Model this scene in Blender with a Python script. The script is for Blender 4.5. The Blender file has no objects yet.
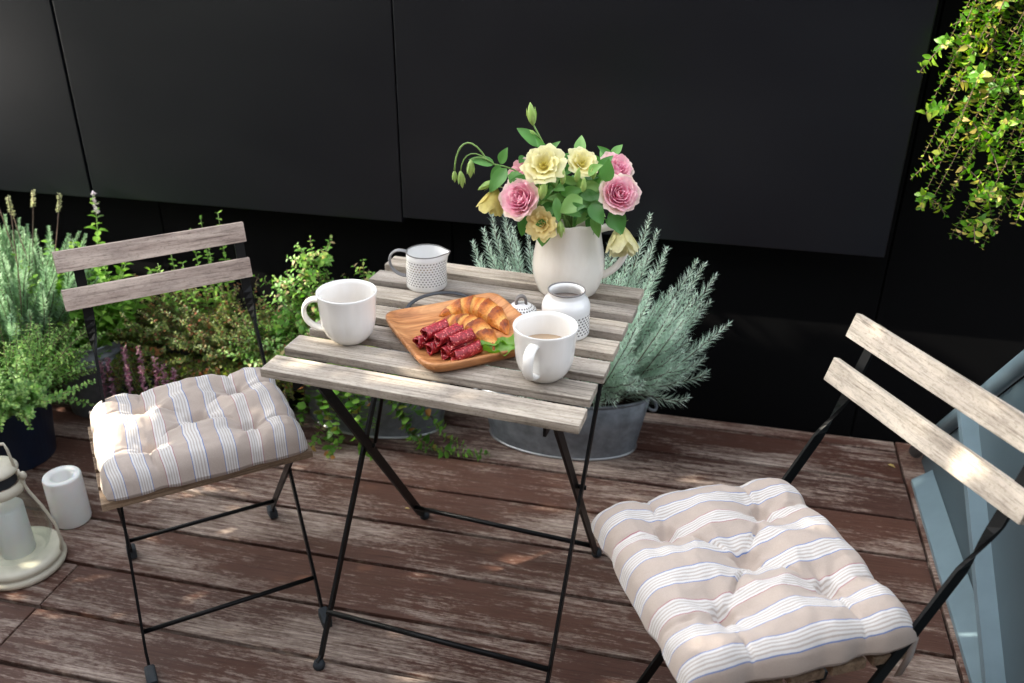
import bpy, bmesh, math, random
from mathutils import Vector, Matrix, noise
random.seed(7)
PI = math.pi
SC = bpy.context.scene
COL = SC.collection
V = Vector

# ------------------------------------------------------------------ helpers
class MB:
    """collects geometry for ONE mesh object"""
    def __init__(self):
        self.v = []; self.f = []; self.s = []; self.uv = []; self.c = []
    def add(self, vs, fs, smooth=False, uvs=None, cols=None):
        o = len(self.v)
        self.v.extend([tuple(p) for p in vs])
        if cols is not None:
            while len(self.c) < o: self.c.append((1, 1, 1))
            self.c.extend(cols)
        for i, f in enumerate(fs):
            self.f.append([o + k for k in f]); self.s.append(smooth)
            self.uv.append(uvs[i] if uvs else None)
    def box(self, c, size, M=None, bev=0.0):
        bm = bmesh.new(); bmesh.ops.create_cube(bm, size=1)
        for v in bm.verts: v.co = V((v.co.x * size[0], v.co.y * size[1], v.co.z * size[2]))
        if bev: bmesh.ops.bevel(bm, geom=list(bm.edges), offset=bev, segments=2, profile=.6, affect='EDGES')
        bm.verts.index_update()
        vs = [((M @ v.co) if M else v.co) + V(c) for v in bm.verts]
        self.add(vs, [[v.index for v in f.verts] for f in bm.faces]); bm.free()
    def sweep(self, path, secs, up=None, cap=True, smooth=True, closed=False, cols=None):
        """secs: list (one per path point) of section points (n, b)"""
        n = len(path); P = [V(p) for p in path]; T = []
        for i in range(n):
            a = P[(i - 1) % n] if (i or closed) else P[0]
            b = P[(i + 1) % n] if (i < n - 1 or closed) else P[-1]
            d = b - a
            T.append(d.normalized() if d.length > 1e-9 else V((0, 0, 1)))
        N = None; rings = []; vs = []
        for i in range(n):
            if up is not None: N = V(up) - T[i] * T[i].dot(V(up))
            elif N is None:
                h = V((0, 0, 1)) if abs(T[0].z) < .9 else V((1, 0, 0)); N = h - T[0] * T[0].dot(h)
            else: N = N - T[i] * T[i].dot(N)
            if N.length < 1e-6: N = V((1, 0, 0))
            N.normalize(); B = T[i].cross(N)
            rings.append(len(vs)); vs += [P[i] + N * a + B * b for a, b in secs[i]]
        m = len(secs[0]); fs = []
        for i in range(n if closed else n - 1):
            j = (i + 1) % n
            for k in range(m):
                fs.append([rings[i] + k, rings[i] + (k + 1) % m, rings[j] + (k + 1) % m, rings[j] + k])
        if cap and not closed:
            fs.append([rings[0] + k for k in range(m)][::-1]); fs.append([rings[-1] + k for k in range(m)])
        vc = None
        if cols is not None: vc = [cols[i] for i in range(n) for k in range(m)]
        self.add(vs, fs, smooth, cols=vc)
    def tube(self, path, r, seg=8, up=None, cap=True, closed=False, cols=None):
        n = len(path)
        if not isinstance(r, (list, tuple)): r = [r] * n
        secs = []
        for q in r:
            a, b = q if isinstance(q, (list, tuple)) else (q, q)
            secs.append([(a * math.cos(2 * PI * k / seg), b * math.sin(2 * PI * k / seg)) for k in range(seg)])
        self.sweep(path, secs, up, cap, True, closed, cols)
    def lathe(self, prof, seg=48, c=(0, 0, 0), deform=None, cap0=True, cap1=False, inner=999):
        vs = []; fs = []; uvs = []; L = [0]
        for i in range(1, len(prof)): L.append(L[-1] + math.hypot(prof[i][0] - prof[i - 1][0], prof[i][1] - prof[i - 1][1]))
        for i, (r, z) in enumerate(prof):
            for k in range(seg):
                t = 2 * PI * k / seg
                p = deform(r, t, z, i) if deform else V((r * math.cos(t), r * math.sin(t), z))
                vs.append(p + V(c))
        n = len(prof)
        for i in range(n - 1):
            for k in range(seg):
                k2 = (k + 1) % seg
                fs.append([i * seg + k, i * seg + k2, (i + 1) * seg + k2, (i + 1) * seg + k])
                u0, u1 = k / seg, (k + 1) / seg; a, b = prof[i][1], prof[i + 1][1]
                uvs.append([(u0, a), (u1, a), (u1, b), (u0, b)] if i < inner else [(0, 0)] * 4)
        if cap0: fs.append(list(range(seg))[::-1]); uvs.append([(0, 0)] * seg)
        if cap1: fs.append([(n - 1) * seg + k for k in range(seg)]); uvs.append([(0, 0)] * seg)
        self.add(vs, fs, True, uvs)
    def leaf(self, p, d, nrm, L, W, fold=.25, curl=.15, cols=None):
        """pointed leaf, 4 quads, folded along the midrib and curling"""
        d = d.normalized(); s = d.cross(nrm)
        if s.length < 1e-5: s = d.cross(V((.3, .5, .8)))
        s.normalize(); n = s.cross(d)
        def pt(t, w, h): return p + d * (t * L) + s * (w * W) + n * (h)
        c1 = -curl * L * .25; c2 = -curl * L
        vs = [pt(0, 0, 0), pt(.3, -.45, fold * W * .45), pt(.3, 0, 0), pt(.3, .45, fold * W * .45),
              pt(.65, -.4, fold * W * .4 + c1), pt(.65, 0, c1), pt(.65, .4, fold * W * .4 + c1), pt(1, 0, c2)]
        self.add(vs, [[0, 2, 1], [0, 3, 2], [1, 2, 5, 4], [2, 3, 6, 5], [4, 5, 7], [5, 6, 7]], True, cols=cols)
    def bigleaf(self, p, d, nrm, L, W, fold=.2, curl=.2, seed=0):
        d = d.normalized(); s_ = d.cross(nrm)
        if s_.length < 1e-5: s_ = d.cross(V((.3, .5, .8)))
        s_.normalize(); n = s_.cross(d); vs = []; fs = []; N = 8
        for i in range(N + 1):
            t = i / N; w_ = W * .5 * (math.sin(PI * t**.8)**.85 if 0 < t < 1 else 0.02); h = -curl * L * t * t; wv = .04 * W * math.sin(t * 9 + seed)
            for q in (-1, -.5, 0, .5, 1): vs.append(p + d * (t * L) + s_ * (q * w_) + n * (h + fold * abs(q) * w_ + wv * q))
        for i in range(N):
            for k in range(4): a = i * 5 + k; fs.append([a, a + 1, a + 6, a + 5])
        self.add(vs, fs, True)
    def sliver(self, p, d, nrm, L, W):
        d = d.normalized(); s = d.cross(nrm)
        if s.length < 1e-5: s = d.cross(V((.3, .5, .8)))
        s.normalize()
        n = s.cross(d)
        self.add([p, p + d * L * .45 - s * W * .5 + n * W * .2, p + d * L * .5, p + d * L * .45 + s * W * .5 + n * W * .2, p + d * L],
                 [[0, 2, 1], [0, 3, 2], [1, 2, 4], [2, 3, 4]], False)
    def build(self, name, mat, parent=None, M=None):
        me = bpy.data.meshes.new(name)
        vs = [tuple(M @ V(p)) for p in self.v] if M else self.v
        me.from_pydata(vs, [], self.f)
        me.polygons.foreach_set('use_smooth', self.s)
        if any(u for u in self.uv):
            ul = me.uv_layers.new(name='UVMap'); i = 0
            for f, u in zip(self.f, self.uv):
                for k in range(len(f)):
                    if u: ul.data[i].uv = u[k]
                    i += 1
        if self.c:
            while len(self.c) < len(self.v): self.c.append((1, 1, 1))
            ca = me.color_attributes.new('Pigment', 'FLOAT_COLOR', 'POINT')
            ca.data.foreach_set('color', [x for c in self.c for x in (c[0], c[1], c[2], 1)])
        me.materials.append(mat); me.update()
        o = bpy.data.objects.new(name, me); COL.objects.link(o)
        if parent: o.parent = parent
        return o

def tag(o, label, cat, group=None, kind=None):
    if label: o['label'] = label
    if cat: o['category'] = cat
    if group: o['group'] = group
    if kind: o['kind'] = kind
    return o
def thing(name, label, cat, loc=(0, 0, 0), rz=0, group=None):
    o = bpy.data.objects.new(name, None); COL.objects.link(o)
    o.empty_display_size = .05; o.location = loc; o.rotation_euler = (0, 0, rz)
    return tag(o, label, cat, group)
def rnd(a, b): return random.uniform(a, b)
def rvec(): 
    while True:
        v = V((rnd(-1, 1), rnd(-1, 1), rnd(-1, 1)))
        if .05 < v.length < 1: return v.normalized()
def bez(a, b, c, d, n):
    a, b, c, d = V(a), V(b), V(c), V(d); out = []
    for i in range(n + 1):
        t = i / n; u = 1 - t
        out.append(a * u**3 + b * 3 * u * u * t + c * 3 * u * t * t + d * t**3)
    return out

# ------------------------------------------------------------------ materials
class NT:
    def __init__(self, name):
        self.m = bpy.data.materials.new(name); self.m.use_nodes = True
        self.t = self.m.node_tree; self.t.nodes.clear()
        self.out = self.n('ShaderNodeOutputMaterial')
    def n(self, ty, **kw):
        nd = self.t.nodes.new(ty)
        for k, v in kw.items():
            if k in nd.inputs.keys(): nd.inputs[k].default_value = v
            else: setattr(nd, k, v)
        return nd
    def l(self, a, ao, b, bi): self.t.links.new(a.outputs[ao], b.inputs[bi])
    def ramp(self, src, so, stops, interp='LINEAR'):
        r = self.n('ShaderNodeValToRGB'); r.color_ramp.interpolation = interp
        e = r.color_ramp.elements
        while len(e) < len(stops): e.new(.5)
        for k, (p, c) in enumerate(stops):
            e[k].position = p; e[k].color = (c[0], c[1], c[2], 1) if len(c) == 3 else c
        self.l(src, so, r, 'Fac'); return r
    def math(self, op, a, b=None, c=None):
        nd = self.n('ShaderNodeMath'); nd.operation = op
        for i, x in enumerate((a, b, c)):
            if x is None: continue
            if isinstance(x, tuple): self.l(x[0], x[1], nd, i)
            else: nd.inputs[i].default_value = x
        return nd
    def mix(self, fac, a, b, blend='MIX'):
        nd = self.n('ShaderNodeMix'); nd.data_type = 'RGBA'; nd.blend_type = blend
        for i, x in ((0, fac), (6, a), (7, b)):
            if isinstance(x, tuple) and hasattr(x[0], 'outputs'): self.l(x[0], x[1], nd, i)
            elif i == 0: nd.inputs[0].default_value = x
            else: nd.inputs[i].default_value = (x[0], x[1], x[2], 1)
        return nd
    def bsdf(self, rough=.5, color=None, **kw):
        b = self.n('ShaderNodeBsdfPrincipled'); b.inputs['Roughness'].default_value = rough
        if color is not None: b.inputs['Base Color'].default_value = (*color, 1)
        for k, v in kw.items(): b.inputs[k].default_value = v
        self.l(b, 0, self.out, 0); return b
    def bump(self, b, src, so, strength=.3, dist=.002):
        bp = self.n('ShaderNodeBump', Strength=strength, Distance=dist)
        self.l(src, so, bp, 'Height'); self.l(bp, 0, b, 'Normal'); return bp
    def noise(self, vec, scale, detail=4, rough=.6, dist=0):
        nd = self.n('ShaderNodeTexNoise', Scale=scale, Detail=detail, Roughness=rough, Distortion=dist)
        if vec: self.l(vec[0], vec[1], nd, 'Vector')
        return nd
    def objco(self, scale=(1, 1, 1), island=True):
        tc = self.n('ShaderNodeTexCoord'); mp = self.n('ShaderNodeMapping'); mp.inputs['Scale'].default_value = scale
        if island:
            g = self.n('ShaderNodeNewGeometry'); mu = self.n('ShaderNodeVectorMath', operation='SCALE')
            cx = self.n('ShaderNodeCombineXYZ', X=3.1, Y=7.7, Z=5.3)
            self.l(cx, 0, mu, 0); self.l(g, 'Random Per Island', mu, 'Scale')
            ad = self.n('ShaderNodeVectorMath', operation='ADD'); self.l(tc, 'Object', ad, 0); self.l(mu, 0, ad, 1)
            self.l(ad, 0, mp, 0)
        else: self.l(tc, 'Object', mp, 0)
        return mp

def m_plain(name, col, rough=.5, var=.15, scale=30, bump=0, **kw):
    k = NT(name); b = k.bsdf(rough, **kw)
    mp = k.objco(island=False); nz = k.noise((mp, 0), scale, 4)
    r = k.ramp(nz, 0, [(.3, [c * (1 - var) for c in col]), (.7, [min(1, c * (1 + var)) for c in col])])
    k.l(r, 0, b, 'Base Color')
    if bump: k.bump(b, nz, 0, bump, .002)
    return k.m

def m_weathered(name, light, mid, dark, axis='x', rough=.75):
    """silvered garden timber: long grain streaks, cracks and stains"""
    k = NT(name); b = k.bsdf(rough)
    s = {'x': (3.2, 75, 75), 'y': (75, 3.2, 75)}[axis]; s2 = {'x': (9, 240, 240), 'y': (240, 9, 240)}[axis]
    g1 = k.noise((k.objco(s), 0), 1, 7, .7, .35); g2 = k.noise((k.objco(s2), 0), 1, 5, .65, .15)
    g3 = k.noise((k.objco((9, 16, 16)), 0), 1, 5, .65); g4 = k.noise((k.objco((130, 260, 260)), 0), 1, 3, .7)
    r = k.ramp(g1, 0, [(.30, dark), (.43, mid), (.60, light)])
    r2 = k.ramp(g2, 0, [(.31, (.36, .34, .32)), (.47, (1, 1, 1))])
    mx0 = k.mix(.8, (r, 0), (r2, 0), 'MULTIPLY'); r5 = k.ramp(g4, 0, [(.30, (.55, .53, .5)), (.48, (1.03, 1.03, 1.03))])
    mx = k.mix(.7, (mx0, 2), (r5, 0), 'MULTIPLY')
    r3 = k.ramp(g3, 0, [(.33, (.62, .59, .57)), (.6, (1.06, 1.04, 1.0))])
    m2 = k.mix(.8, (mx, 2), (r3, 0), 'MULTIPLY')
    geo = k.n('ShaderNodeNewGeometry')
    r4 = k.ramp(geo, 'Random Per Island', [(0, (.8, .8, .82)), (1, (1.08, 1.05, 1.0))])
    m3 = k.mix(1, (m2, 2), (r4, 0), 'MULTIPLY')
    k.l(m3, 2, b, 'Base Color')
    ad = k.math('ADD', (g1, 0), (g2, 0)); k.bump(b, ad, 0, .55, .0015)
    return k.m

def m_deck():
    """brown stained boards worn to bare grey timber along the middle of each board"""
    k = NT('worn brown decking'); b = k.bsdf(.62); b.inputs['Specular IOR Level'].default_value = .3
    n1 = k.noise((k.objco((7, 95, 95)), 0), 1, 9, .76, .25)       # streaky wear
    n2 = k.noise((k.objco((1.8, 7, 7)), 0), 1, 5, .62, .3)          # where wear is strong
    n3 = k.noise((k.objco((10, 190, 190)), 0), 1, 3, .6)          # fine grain
    n4 = k.noise((k.objco((60, 160, 60)), 0), 1, 4, .7)           # speckle
    a = k.math('MULTIPLY_ADD', (n2, 0), 1.15, -.575); c = k.math('ADD', (n1, 0), (a, 0))
    sp = k.math('MULTIPLY_ADD', (n4, 0), .55, -.275); c2 = k.math('ADD', (c, 0), (sp, 0))
    wear = k.ramp(c2, 0, [(.455, (0, 0, 0)), (.56, (.40, .40, .40)), (.76, (1, 1, 1))])
    geo = k.n('ShaderNodeNewGeometry')
    stain = k.ramp(geo, 'Random Per Island', [(0, (.080, .037, .027)), (.5, (.102, .049, .035)), (1, (.072, .038, .030))])
    bare = k.ramp(n3, 0, [(.3, (.24, .178, .145)), (.7, (.47, .385, .325))])
    mx = k.mix((wear, 0), (stain, 0), (bare, 0))
    gr = k.ramp(n3, 0, [(.25, (.6, .6, .6)), (.55, (1.08, 1.08, 1.08))])
    m2 = k.mix(.8, (mx, 2), (gr, 0), 'MULTIPLY'); k.l(m2, 2, b, 'Base Color')
    rr = k.ramp(wear, 0, [(0, (.45, .45, .45)), (1, (.8, .8, .8))]); k.l(rr, 0, b, 'Roughness')
    k.bump(b, k.math('ADD', (n1, 0), (n3, 0)), 0, .45, .0015)
    return k.m

def m_leaf(name, stops, rough=.45, trans=.35, spec=.4):
    k = NT(name); b = k.n('ShaderNodeBsdfPrincipled', Roughness=rough)
    b.inputs['Specular IOR Level'].default_value = spec
    g = k.n('ShaderNodeNewGeometry'); r = k.ramp(g, 'Random Per Island', stops)
    k.l(r, 0, b, 'Base Color')
    tr = k.n('ShaderNodeBsdfTranslucent'); hs = k.n('ShaderNodeHueSaturation', Saturation=1.15, Value=1.5)
    k.l(r, 0, hs, 'Color'); k.l(hs, 0, tr, 'Color')
    mx = k.n('ShaderNodeMixShader'); mx.inputs[0].default_value = trans
    k.l(b, 0, mx, 1); k.l(tr, 0, mx, 2); k.l(mx, 0, k.out, 0)
    return k.m
def m_petal(name, trans=.42):
    k = NT(name); b = k.n('ShaderNodeBsdfPrincipled', Roughness=.6)
    b.inputs['Specular IOR Level'].default_value = .2
    at = k.n('ShaderNodeVertexColor', layer_name='Pigment'); mp = k.objco((90, 90, 90), False)
    nz = k.noise((mp, 0), 1, 3); rr = k.ramp(nz, 0, [(.35, (.9, .88, .86)), (.6, (1, 1, 1))])
    mc = k.mix(1, (at, 0), (rr, 0), 'MULTIPLY')
    k.l(mc, 2, b, 'Base Color'); tr = k.n('ShaderNodeBsdfTranslucent'); k.l(mc, 2, tr, 'Color')
    mx = k.n('ShaderNodeMixShader'); mx.inputs[0].default_value = trans
    k.l(b, 0, mx, 1); k.l(tr, 0, mx, 2); k.l(mx, 0, k.out, 0)
    return k.m
def m_attr(name, rough=.5, bump=0, bscale=60, spec=.4):
    k = NT(name); b = k.bsdf(rough); b.inputs['Specular IOR Level'].default_value = spec
    at = k.n('ShaderNodeVertexColor', layer_name='Pigment')
    nz = k.noise((k.objco(island=False), 0), bscale, 4)
    rr = k.ramp(nz, 0, [(.3, (.72, .68, .64)), (.65, (1.08, 1.08, 1.08))])
    mc = k.mix(.9, (at, 0), (rr, 0), 'MULTIPLY'); k.l(mc, 2, b, 'Base Color')
    if bump: k.bump(b, nz, 0, bump, .003)
    return k.m

def m_stripe():
    """beige cotton with groups of white and grey stripes edged in blue, every third in red"""
    k = NT('striped cushion cotton'); b = k.bsdf(.85)
    b.inputs['Sheen Weight'].default_value = .2
    tc = k.n('ShaderNodeTexCoord'); sp = k.n('ShaderNodeSeparateXYZ')
    at = k.n('ShaderNodeUVMap'); k.l(at, 0, sp, 0)
    per = .0487
    x = k.math('DIVIDE', (sp, 0), per); fr = k.math('FRACT', (x, 0)); ix = k.math('FLOOR', (x, 0))
    BE = (.45, .372, .318); WH = (.64, .62, .60); GR = (.455, .40, .36); BL = (.13, .20, .43); RD = (.36, .14, .17)
    def stripes(edge):
        return k.ramp(fr, 0, [(0, BE), (.455, edge), (.478, WH), (.54, GR), (.58, WH), (.635, GR), (.675, WH), (.73, GR), (.77, WH), (.825, GR), (.865, WH), (.925, edge), (.948, BE)], 'CONSTANT')
    sb, sr = stripes(BL), stripes(RD)
    md = k.math('MODULO', (ix, 0), 3); eq = k.math('COMPARE', (md, 0), 1, .2)
    mx = k.mix((eq, 0), (sb, 0), (sr, 0))
    wv = k.noise((k.objco((900, 900, 900), False), 0), 1, 2)
    nz = k.noise((k.objco((14, 14, 14), False), 0), 1, 4)
    rr = k.ramp(wv, 0, [(.3, (.9, .9, .9)), (.7, (1.05, 1.05, 1.05))])
    m2 = k.mix(1, (mx, 2), (rr, 0), 'MULTIPLY'); k.l(m2, 2, b, 'Base Color')
    wr = k.noise((k.objco((55, 22, 40), False), 0), 1, 3, .5, .6)
    s = k.math('MULTIPLY_ADD', (wv, 0), .12, (wr, 0)); k.bump(b, s, 0, .35, .004)
    return k.m

def m_dots(name, lo, hi, n, rows, base=(.78, .78, .77), dot=(.16, .15, .15), thr=.3, band=None):
    """glazed white ceramic with a lattice of punched dark dots between two heights"""
    k = NT(name); b = k.bsdf(.22)
    uv = k.n('ShaderNodeUVMap'); sp = k.n('ShaderNodeSeparateXYZ'); k.l(uv, 0, sp, 0)
    u = k.math('MULTIPLY', (sp, 0), float(n)); v = k.math('MULTIPLY_ADD', (sp, 1), rows / (hi - lo), -lo * rows / (hi - lo))
    row = k.math('FLOOR', (v, 0)); odd = k.math('MODULO', (row, 0), 2.0); sh = k.math('MULTIPLY_ADD', (odd, 0), .5, (u, 0))
    fu = k.math('SUBTRACT', (k.math('FRACT', (sh, 0)), 0), .5); fv = k.math('SUBTRACT', (k.math('FRACT', (v, 0)), 0), .5)
    d = k.math('SQRT', (k.math('ADD', (k.math('MULTIPLY', (fu, 0), (fu, 0)), 0), (k.math('MULTIPLY', (fv, 0), (fv, 0)), 0)), 0))
    ins = k.math('LESS_THAN', (d, 0), thr)
    a = k.math('GREATER_THAN', (sp, 1), lo); c = k.math('LESS_THAN', (sp, 1), hi)
    msk = k.math('MULTIPLY', (ins, 0), (k.math('MULTIPLY', (a, 0), (c, 0)), 0))
    if band:
        u0, u1, v0, v1, bc = band
        q = None
        for op, ch, val in (('GREATER_THAN', 0, u0), ('LESS_THAN', 0, u1), ('GREATER_THAN', 1, v0), ('LESS_THAN', 1, v1)):
            t = k.math(op, (sp, ch), val); q = t if q is None else k.math('MULTIPLY', (q, 0), (t, 0))
        dm = k.mix((q, 0), dot, bc); mx = k.mix((msk, 0), base, (dm, 2))
    else: mx = k.mix((msk, 0), base, dot)
    k.l(mx, 2, b, 'Base Color')
    inv = k.math('SUBTRACT', 1.0, (msk, 0)); k.bump(b, inv, 0, .6, .0015)
    return k.m

def m_ceramic(name, col, rough=.2, stain=(.5, .42, .3), amount=.0, sc=(9, 9, 3)):
    k = NT(name); b = k.bsdf(rough); b.inputs['Coat Weight'].default_value = .3
    n1 = k.noise((k.objco(sc, False), 0), 1, 5, .7, .3)
    r = k.ramp(n1, 0, [(.3, [c * (1 - amount) + s * amount for c, s in zip(col, stain)]), (.62, col)])
    k.l(r, 0, b, 'Base Color'); k.bump(b, n1, 0, .06, .002)
    return k.m

M = {}
M['deck'] = m_deck()
M['ground'] = m_plain('dark subfloor', (.03, .028, .026), .9)
M['table_wood'] = m_weathered('silvered table slats', (.54, .49, .43), (.38, .34, .29), (.13, .108, .085))
M['chair_wood'] = m_weathered('weathered pinkish slats', (.58, .49, .44), (.44, .355, .315), (.20, .15, .13))
M['chair_wood_warm'] = m_weathered('weathered warm slats', (.60, .545, .475), (.48, .43, .365), (.24, .205, .165))
M['seat_wood'] = m_weathered('brown seat slats', (.36, .27, .19), (.27, .19, .125), (.15, .10, .07))
M['steel'] = m_plain('black painted steel', (.0035, .0037, .0042), .42, .3, 60, .05, **{'Specular IOR Level': .22})
M['rubber'] = m_plain('dark rubber', (.02, .026, .032), .7)
M['stripe'] = m_stripe()
M['zinc'] = m_plain('dull zinc', (.19, .21, .235), .5, .35, 24, .12, Metallic=.25)
M['zincrim'] = m_plain('bright zinc rim', (.48, .49, .50), .35, .1, 40, 0, Metallic=.8)
M['blackpot'] = m_plain('black plastic planter', (.014, .015, .017), .45)
M['bluepot'] = m_plain('dark blue glazed pot', (.012, .024, .055), .35, .25)
M['soil'] = m_plain('potting soil', (.035, .024, .016), .95, .4, 90, .8)
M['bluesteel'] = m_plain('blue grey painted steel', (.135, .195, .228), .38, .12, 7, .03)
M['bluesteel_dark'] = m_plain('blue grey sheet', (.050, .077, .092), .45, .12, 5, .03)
M['wall_low'] = m_plain('black render', (.0008, .0009, .0012), .8, .2, 4, 0, **{'Specular IOR Level': .08})
def m_panel():
    k = NT('charcoal cladding'); b = k.bsdf(.40); b.inputs['Specular IOR Level'].default_value = .36
    nz = k.noise((k.objco((1.5, 1.5, 2.5), False), 0), 1, 5); n2 = k.noise((k.objco((300, 300, 300), False), 0), 1, 2)
    r = k.ramp(nz, 0, [(.3, (.0014, .0019, .0034)), (.7, (.0021, .0027, .0044))]); k.l(r, 0, b, 'Base Color')
    r2 = k.ramp(nz, 0, [(.3, (.29, .29, .29)), (.7, (.34, .34, .34))]); k.l(r2, 0, b, 'Roughness')
    k.bump(b, n2, 0, .04, .0008); return k.m
M['panel'] = m_panel()
M['white'] = m_ceramic('white stoneware', (.86, .85, .83), .16, (.70, .66, .58), .5)
M['cream'] = m_ceramic('cream crackled stoneware', (.86, .82, .75), .22, (.66, .57, .46), .4, (14, 14, 5))
M['greyrim'] = m_plain('bare grey rim', (.16, .15, .145), .5)
M['coffee'] = m_plain('milky coffee', (.42, .30, .19), .25)
M['candle'] = m_plain('white wax', (.80, .80, .78), .5, .03, 20, 0, **{'Subsurface Weight': .15})
M['lantern'] = m_plain('cream enamel', (.66, .62, .50), .35, .06)
k = NT('clear glass'); tp_ = k.n('ShaderNodeBsdfTransparent'); tp_.inputs[0].default_value = (.96, .975, .965, 1); gg = k.n('ShaderNodeBsdfGlossy', Roughness=.04); fr_ = k.n('ShaderNodeLayerWeight', Blend=.12); mg = k.n('ShaderNodeMixShader')
k.l(k.math('MULTIPLY', (fr_, 1), .45), 0, mg, 0); k.l(tp_, 0, mg, 1); k.l(gg, 0, mg, 2); k.l(mg, 0, k.out, 0); M['glass'] = k.m
M['board'] = None
k = NT('oiled acacia'); b = k.bsdf(.42); g1 = k.noise((k.objco((6, 42, 30), False), 0), 1, 5, .6, 1.2); g2 = k.noise((k.objco((22, 260, 120), False), 0), 1, 3)
r = k.ramp(g1, 0, [(.3, (.24, .085, .026)), (.47, (.50, .21, .075)), (.65, (.66, .33, .135))]); r2 = k.ramp(g2, 0, [(.3, (.8, .78, .75)), (.6, (1.05, 1.05, 1.05))])
mx = k.mix(1, (r, 0), (r2, 0), 'MULTIPLY'); k.l(mx, 2, b, 'Base Color'); k.bump(b, g2, 0, .15, .001); M['board'] = k.m
M['croissant'] = m_attr('baked pastry', .42, .9, 260, .4)
k = NT('cured sausage'); b = k.bsdf(.35); vo = k.n('ShaderNodeTexVoronoi', Scale=260.0, Randomness=1.0); mp = k.objco(); k.l(mp, 0, vo, 'Vector'); nz = k.noise((mp, 0), 170, 4, .7)
c = k.math('MULTIPLY_ADD', (nz, 0), .9, (k.math('MULTIPLY', (vo, 0), -.35), 0)); r = k.ramp(c, 0, [(.24, (.26, .012, .02)), (.33, (.52, .032, .046)), (.40, (.58, .10, .09)), (.46, (.82, .52, .46))]); k.l(r, 0, b, 'Base Color'); k.bump(b, nz, 0, .4, .001); M['salami'] = k.m
M['petal'] = m_petal('petals')
M['stem'] = m_plain('green stems', (.18, .31, .08), .5, .2)
M['twig'] = m_plain('brown twigs', (.10, .065, .045), .8, .3)
M['leaf_bouquet'] = m_leaf('bouquet leaves', [(0, (.04, .13, .03)), (.45, (.09, .26, .06)), (.8, (.17, .38, .10)), (1, (.30, .47, .15))], .4, .3)
M['bud'] = m_leaf('green buds', [(0, (.28, .45, .13)), (1, (.46, .58, .20))], .45, .3)
M['leaf_curry'] = m_leaf('grey green needles', [(0, (0.403, 0.538, 0.437)), (.5, (0.560, 0.706, 0.594)), (1, (0.739, 0.850, 0.773))], .65, .35, .2)
M['leaf_lav'] = m_leaf('lavender needles', [(0, (0.149, 0.270, 0.135)), (.5, (0.257, 0.419, 0.243)), (1, (0.405, 0.567, 0.378))], .6, .25, .2)
M['leaf_thyme'] = m_leaf('thyme leaves', [(0, (0.098, 0.224, 0.056)), (.5, (0.196, 0.378, 0.098)), (1, (0.392, 0.574, 0.196))], .5, .3)
M['leaf_mint'] = m_leaf('mint leaves', [(0, (0.098, 0.224, 0.031)), (.6, (0.168, 0.350, 0.049)), (1, (0.280, 0.448, 0.084))], .4, .4)
M['leaf_bush'] = m_leaf('bush leaves', [(0, (0.084, 0.196, 0.035)), (.5, (0.154, 0.350, 0.063)), (.86, (0.280, 0.448, 0.098)), (.95, (0.364, 0.308, 0.126)), (1, (0.504, 0.336, 0.238))], .45, .35)
M['leaf_low'] = m_leaf('low shrub leaves', [(0, (0.058, 0.080, 0.020)), (.4, (0.109, 0.189, 0.032)), (.75, (0.203, 0.246, 0.051)), (.9, (0.217, 0.123, 0.043)), (1, (0.290, 0.094, 0.043))], .55, .3)
M['leaf_ivy'] = m_leaf('ivy leaves', [(0, (0.081, 0.203, 0.034)), (.5, (0.149, 0.338, 0.054)), (.9, (0.270, 0.459, 0.095)), (1, (0.446, 0.176, 0.068))], .4, .3)
M['leaf_vine'] = m_leaf('vine leaves', [(0, (.05, .15, .012)), (.5, (.10, .26, .02)), (.8, (.25, .38, .04)), (.92, (.50, .46, .11)), (1, (.56, .42, .19))], .4, .4)
M['leaf_hedge'] = m_leaf('hedge leaves', [(0, (.04, .08, .02)), (1, (.07, .13, .03))], .45, .05)
M['heather'] = m_leaf('heather bells', [(0, (.20, .075, .12)), (.6, (.33, .15, .22)), (1, (.42, .27, .32))], .7, .3)
M['dryflower'] = m_leaf('dry flower heads', [(0, (.36, .38, .20)), (1, (.56, .55, .34))], .7, .3)
M['paleflower'] = m_leaf('pale flowers', [(0, (.55, .47, .52)), (1, (.72, .66, .70))], .7, .3)
M['deadleaf'] = m_leaf('dead leaves', [(0, (.30, .10, .035)), (1, (.34, .15, .05))], .6, .2)
M['yellowleaf'] = m_leaf('yellow leaf', [(0, (.60, .47, .17)), (1, (.60, .47, .17))], .6, .2)
M['basil'] = m_leaf('salad leaves', [(0, (.12, .30, .04)), (1, (.22, .42, .07))], .35, .3)

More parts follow.
